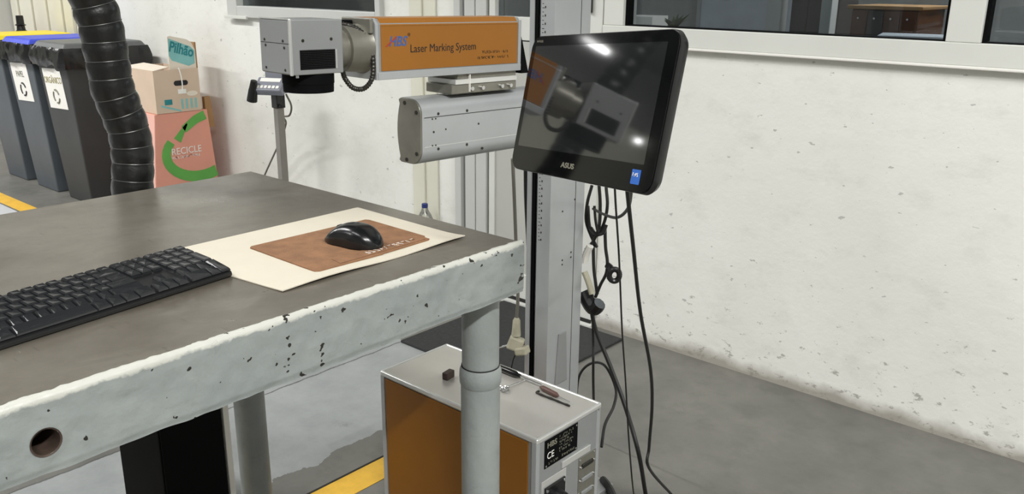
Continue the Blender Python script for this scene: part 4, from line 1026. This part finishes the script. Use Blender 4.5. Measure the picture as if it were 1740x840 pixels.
MB().hexa([(XU+0.0005, -0.46, 0.765), (XU+0.0012, -0.46, 0.765), (XU+0.0012, -0.33, 0.726), (XU+0.0005, -0.33, 0.726), (XU+0.0005, -0.46, 0.778), (XU+0.0012, -0.46, 0.778), (XU+0.0012, -0.33, 0.736), (XU+0.0005, -0.33, 0.736)]).out('teal_swash', 'print_teal_pale', uc)
MB().box(XU-0.37, XU-0.22, -0.4935, -0.4925, 0.76, 0.82).out('teal_print', 'print_teal', uc)
MB().prism([(0.085*math.cos(k*PI/9), 0.06*math.sin(k*PI/9)) for k in range(18)], (XU-0.29, -0.4928, 0.80), (1, 0, 0), (0, 0, 1), (0, -0.0004, 0)).out('pale_oval', 'print_teal_pale', uc)
# header card standing at the back of the box
hy0, hy1 = -0.372, -0.190
prof = [(hy0, 0.985), (hy1, 0.985), (hy1, 1.105), (hy1-0.02, 1.150), (hy1-0.05, 1.170), (hy0+0.02, 1.195), (hy0+0.005, 1.190)]
XH = XU-0.02
MB().prism(prof, (XH, 0, 0), (0, 1, 0), (0, 0, 1), (0.004, 0, 0)).out('header_card', 'carton_white', uc)
MB().prism([(hy0+0.004, 1.075), (hy0+0.02, 1.045), (hy1-0.05, 1.005), (hy1-0.008, 1.02), (hy1-0.004, 1.10), (hy1-0.03, 1.125), (hy0+0.05, 1.165), (hy0+0.01, 1.18)], (XH+0.004, 0, 0), (0, 1, 0), (0, 0, 1), (0.0006, 0, 0)).out('pale_swash', 'print_teal_pale', uc)
text('lettering', 'Pilhão', 0.088, frame((XH+0.0052, hy0+0.004, 1.105), (0, 1, -0.28), (0, 0.28, 1)), 'print_teal', uc, 0.0006, sx=0.78, bold=0.0022)
MB().box(XH-0.22, XH, hy1, hy1+0.012, 0.728, 1.15).out('header_side', 'carton_brown', uc)

# ================================================================== HOSE
hp = [V(-2.15, -2.30, 2.3), V(-2.15, -2.235, 1.8), V(-2.15, -2.178, 1.53), V(-2.15, -2.158, 1.44), V(-2.15, -2.152, 1.36), V(-2.15, -2.146, 1.28), V(-2.15, -2.122, 1.19), V(-2.15, -2.118, 1.11), V(-2.15, -2.128, 1.03), V(-2.165, -2.12, 0.93), V(-2.24, -2.09, 0.72), V(-2.45, -2.05, 0.45), V(-2.8, -2.0, 0.2), V(-3.2, -1.95, 0.07), V(-3.6, -1.9, 0.06)]
hs = empty('extraction_hose', (-2.15, -2.14, 0), 'black ribbed flexible extraction hose hanging behind the table edge', 'hose')
def cr(pts, n):
    q = [pts[0]*2-pts[1]]+pts+[pts[-1]*2-pts[-2]]; out = []
    for i in range(1, len(q)-2):
        for k in range(n):
            t_ = k/n; a, b, c_, d = q[i-1], q[i], q[i+1], q[i+2]
            out.append(0.5*((2*b)+(c_-a)*t_+(2*a-5*b+4*c_-d)*t_*t_+(3*b-a-3*c_+d)*t_**3))
    return out+[pts[-1]]
path = cr(hp, 60)
acc = [0.0]
for a, b in zip(path, path[1:]): acc.append(acc[-1]+(b-a).length)
TOT = acc[-1]; PITCH = 0.0435
def at_len(s):
    s = max(0, min(TOT, s)); i = 0
    lo, hi = 0, len(acc)-1
    while hi-lo > 1:
        md = (lo+hi)//2
        if acc[md] <= s: lo = md
        else: hi = md
    return path[lo].lerp(path[hi], (s-acc[lo])/max(1e-9, acc[hi]-acc[lo]))
NS = int(TOT/PITCH)*6
rs = [at_len(TOT*i/NS) for i in range(NS+1)]
def hr_(t_):
    ph = (t_*TOT/PITCH) % 1.0
    return 0.0475+0.0035*abs(math.sin(PI*ph))**0.7+0.0012*mnoise.noise(V(t_*120, 0, 0))
b = MB().tube(rs, hr_, 28, 0)
for v in b.b.verts:
    v.co += (v.co-at_len(0)).normalized()*0.0+V(0.0014*mnoise.noise(v.co*40), 0.0014*mnoise.noise(v.co*40+V(9, 0, 0)), 0)
b.out('hose_body', 'hose_black', hs, smooth=True, angle=0.9)
for i in range(1, int(TOT/PITCH)):
    s = i*PITCH; c0 = at_len(s)
    if c0.z < 0.95 or c0.z > 1.65: continue
    d = (at_len(s+0.004)-at_len(s-0.004)).normalized(); u = d.orthogonal().normalized(); v_ = d.cross(u)
    MB().tube([c0+(u*math.cos(a)+v_*math.sin(a))*0.0488 for a in [k*2*PI/28 for k in range(29)]], 0.0011, 5, 0, cap=False).out('spiral_wire', 'hose_wire', hs, smooth=True)

# ================================================================== PLATFORM SCALE
sp = aty(478, 250, -0.26); sx = sp.x; sy = -0.26
ps = empty('platform_scale', (sx, sy, 0), 'platform scale with grey indicator on a steel post against the wall', 'scale')
MB().box(sx-0.022, sx+0.022, sy-0.022, sy+0.022, 0.06, 0.90).out('post', 'scale_post', ps, bevel=0.004)
MB().box(sx-0.028, sx+0.028, sy-0.028, sy+0.028, 0.84, 0.935).out('collar', 'black_plastic', ps, bevel=0.004)
MB().cyl((sx+0.02, sy-0.01, 0.855), (sx+0.055, sy-0.02, 0.855), 0.009, n=10).out('clamp_knob', 'black_plastic', ps, smooth=True)
MB().box(sx-0.25, sx+0.25, sy-0.42, sy+0.05, 0.05, 0.09).out('platform', 'alu_side', ps, bevel=0.006)
for x in (-0.2, 0.2):
    for y in (-0.38, 0.0): MB().cyl((sx+x, sy+y, 0), (sx+x, sy+y, 0.05), 0.02, n=12).out('foot', 'black_plastic', ps)
ic = aty(459, 146, sy-0.05)
IM = Matrix.Translation(ic) @ Matrix.Rotation(math.radians(28), 4, 'Z') @ Matrix.Rotation(math.radians(42), 4, 'X') @ Matrix.Diagonal((0.82, 0.82, 0.82, 1))
ind = MB().hexa([IM @ V(*p) for p in ((-0.11, -0.062, -0.032), (0.11, -0.062, -0.032), (0.11, 0.07, -0.045), (-0.11, 0.07, -0.045), (-0.10, -0.055, 0.02), (0.10, -0.055, 0.02), (0.10, 0.062, 0.02), (-0.10, 0.062, 0.02))]).out('indicator', 'scale_grey', ps, bevel=0.008)
MB().box(-0.075, 0.075, 0.018, 0.05, 0.0195, 0.0225, IM).out('display', 'print_white', ind)
for i in range(6): MB().box(-0.085+i*0.029, -0.063+i*0.029, -0.040, -0.016, 0.0195, 0.0235, IM).out('button', 'print_white', ind, bevel=0.002)
MB().box(-0.06, 0.06, -0.02, 0.02, 0, 0.12, Matrix.Translation((sx, sy, 0.925)) @ Matrix.Rotation(0.5, 4, 'Z')).out('bracket', 'scale_grey', ps, bevel=0.003)
pq = aty(428, 158, sy-0.12)
MB().lathe(pq+V(0.03, 0, 0.07), pq+V(-0.005, 0, -0.045), [(0, 0.018), (0.3, 0.022), (0.5, 0.026), (1, 0.030)], 12).out('hanging_plug', 'black_plastic', ps, smooth=True)
cable('scale_lead', [aty(486, 160, sy+0.03), aty(495, 180, sy+0.06), aty(492, 196, sy+0.08), aty(482, 199, sy+0.08), aty(486, 210, sy+0.1), aty(478, 235, sy+0.14), aty(466, 262, sy+0.16), aty(448, 302, sy+0.18), aty(435, 340, sy+0.19)], 0.0055, 'cable_grey', 'thin grey lead looping down from the scale indicator', 'cable', None)

# ================================================================== BOTTLE
bp = aty(722, 360, -0.075)
bt = empty('water_bottle', (bp.x, -0.075, 0), 'clear plastic water bottle with blue cap on the floor by the wall', 'bottle')
zt = aty(722, 346, -0.075).z
MB().lathe((bp.x, -0.075, 0), (bp.x, -0.075, zt-0.012), [(0, 0.04), (0.03, 0.05), (0.35, 0.05), (0.38, 0.047), (0.42, 0.05), (0.70, 0.052), (0.80, 0.047), (0.88, 0.034), (0.94, 0.019), (1, 0.014)], 28).out('bottle_body', 'bottle_plastic', bt, smooth=True)
MB().lathe((bp.x, -0.075, zt-0.022), (bp.x, -0.075, zt), [(0, 0.0165), (0.9, 0.0165), (1, 0.014)], 18).out('cap', 'bottle_cap', bt, smooth=True)
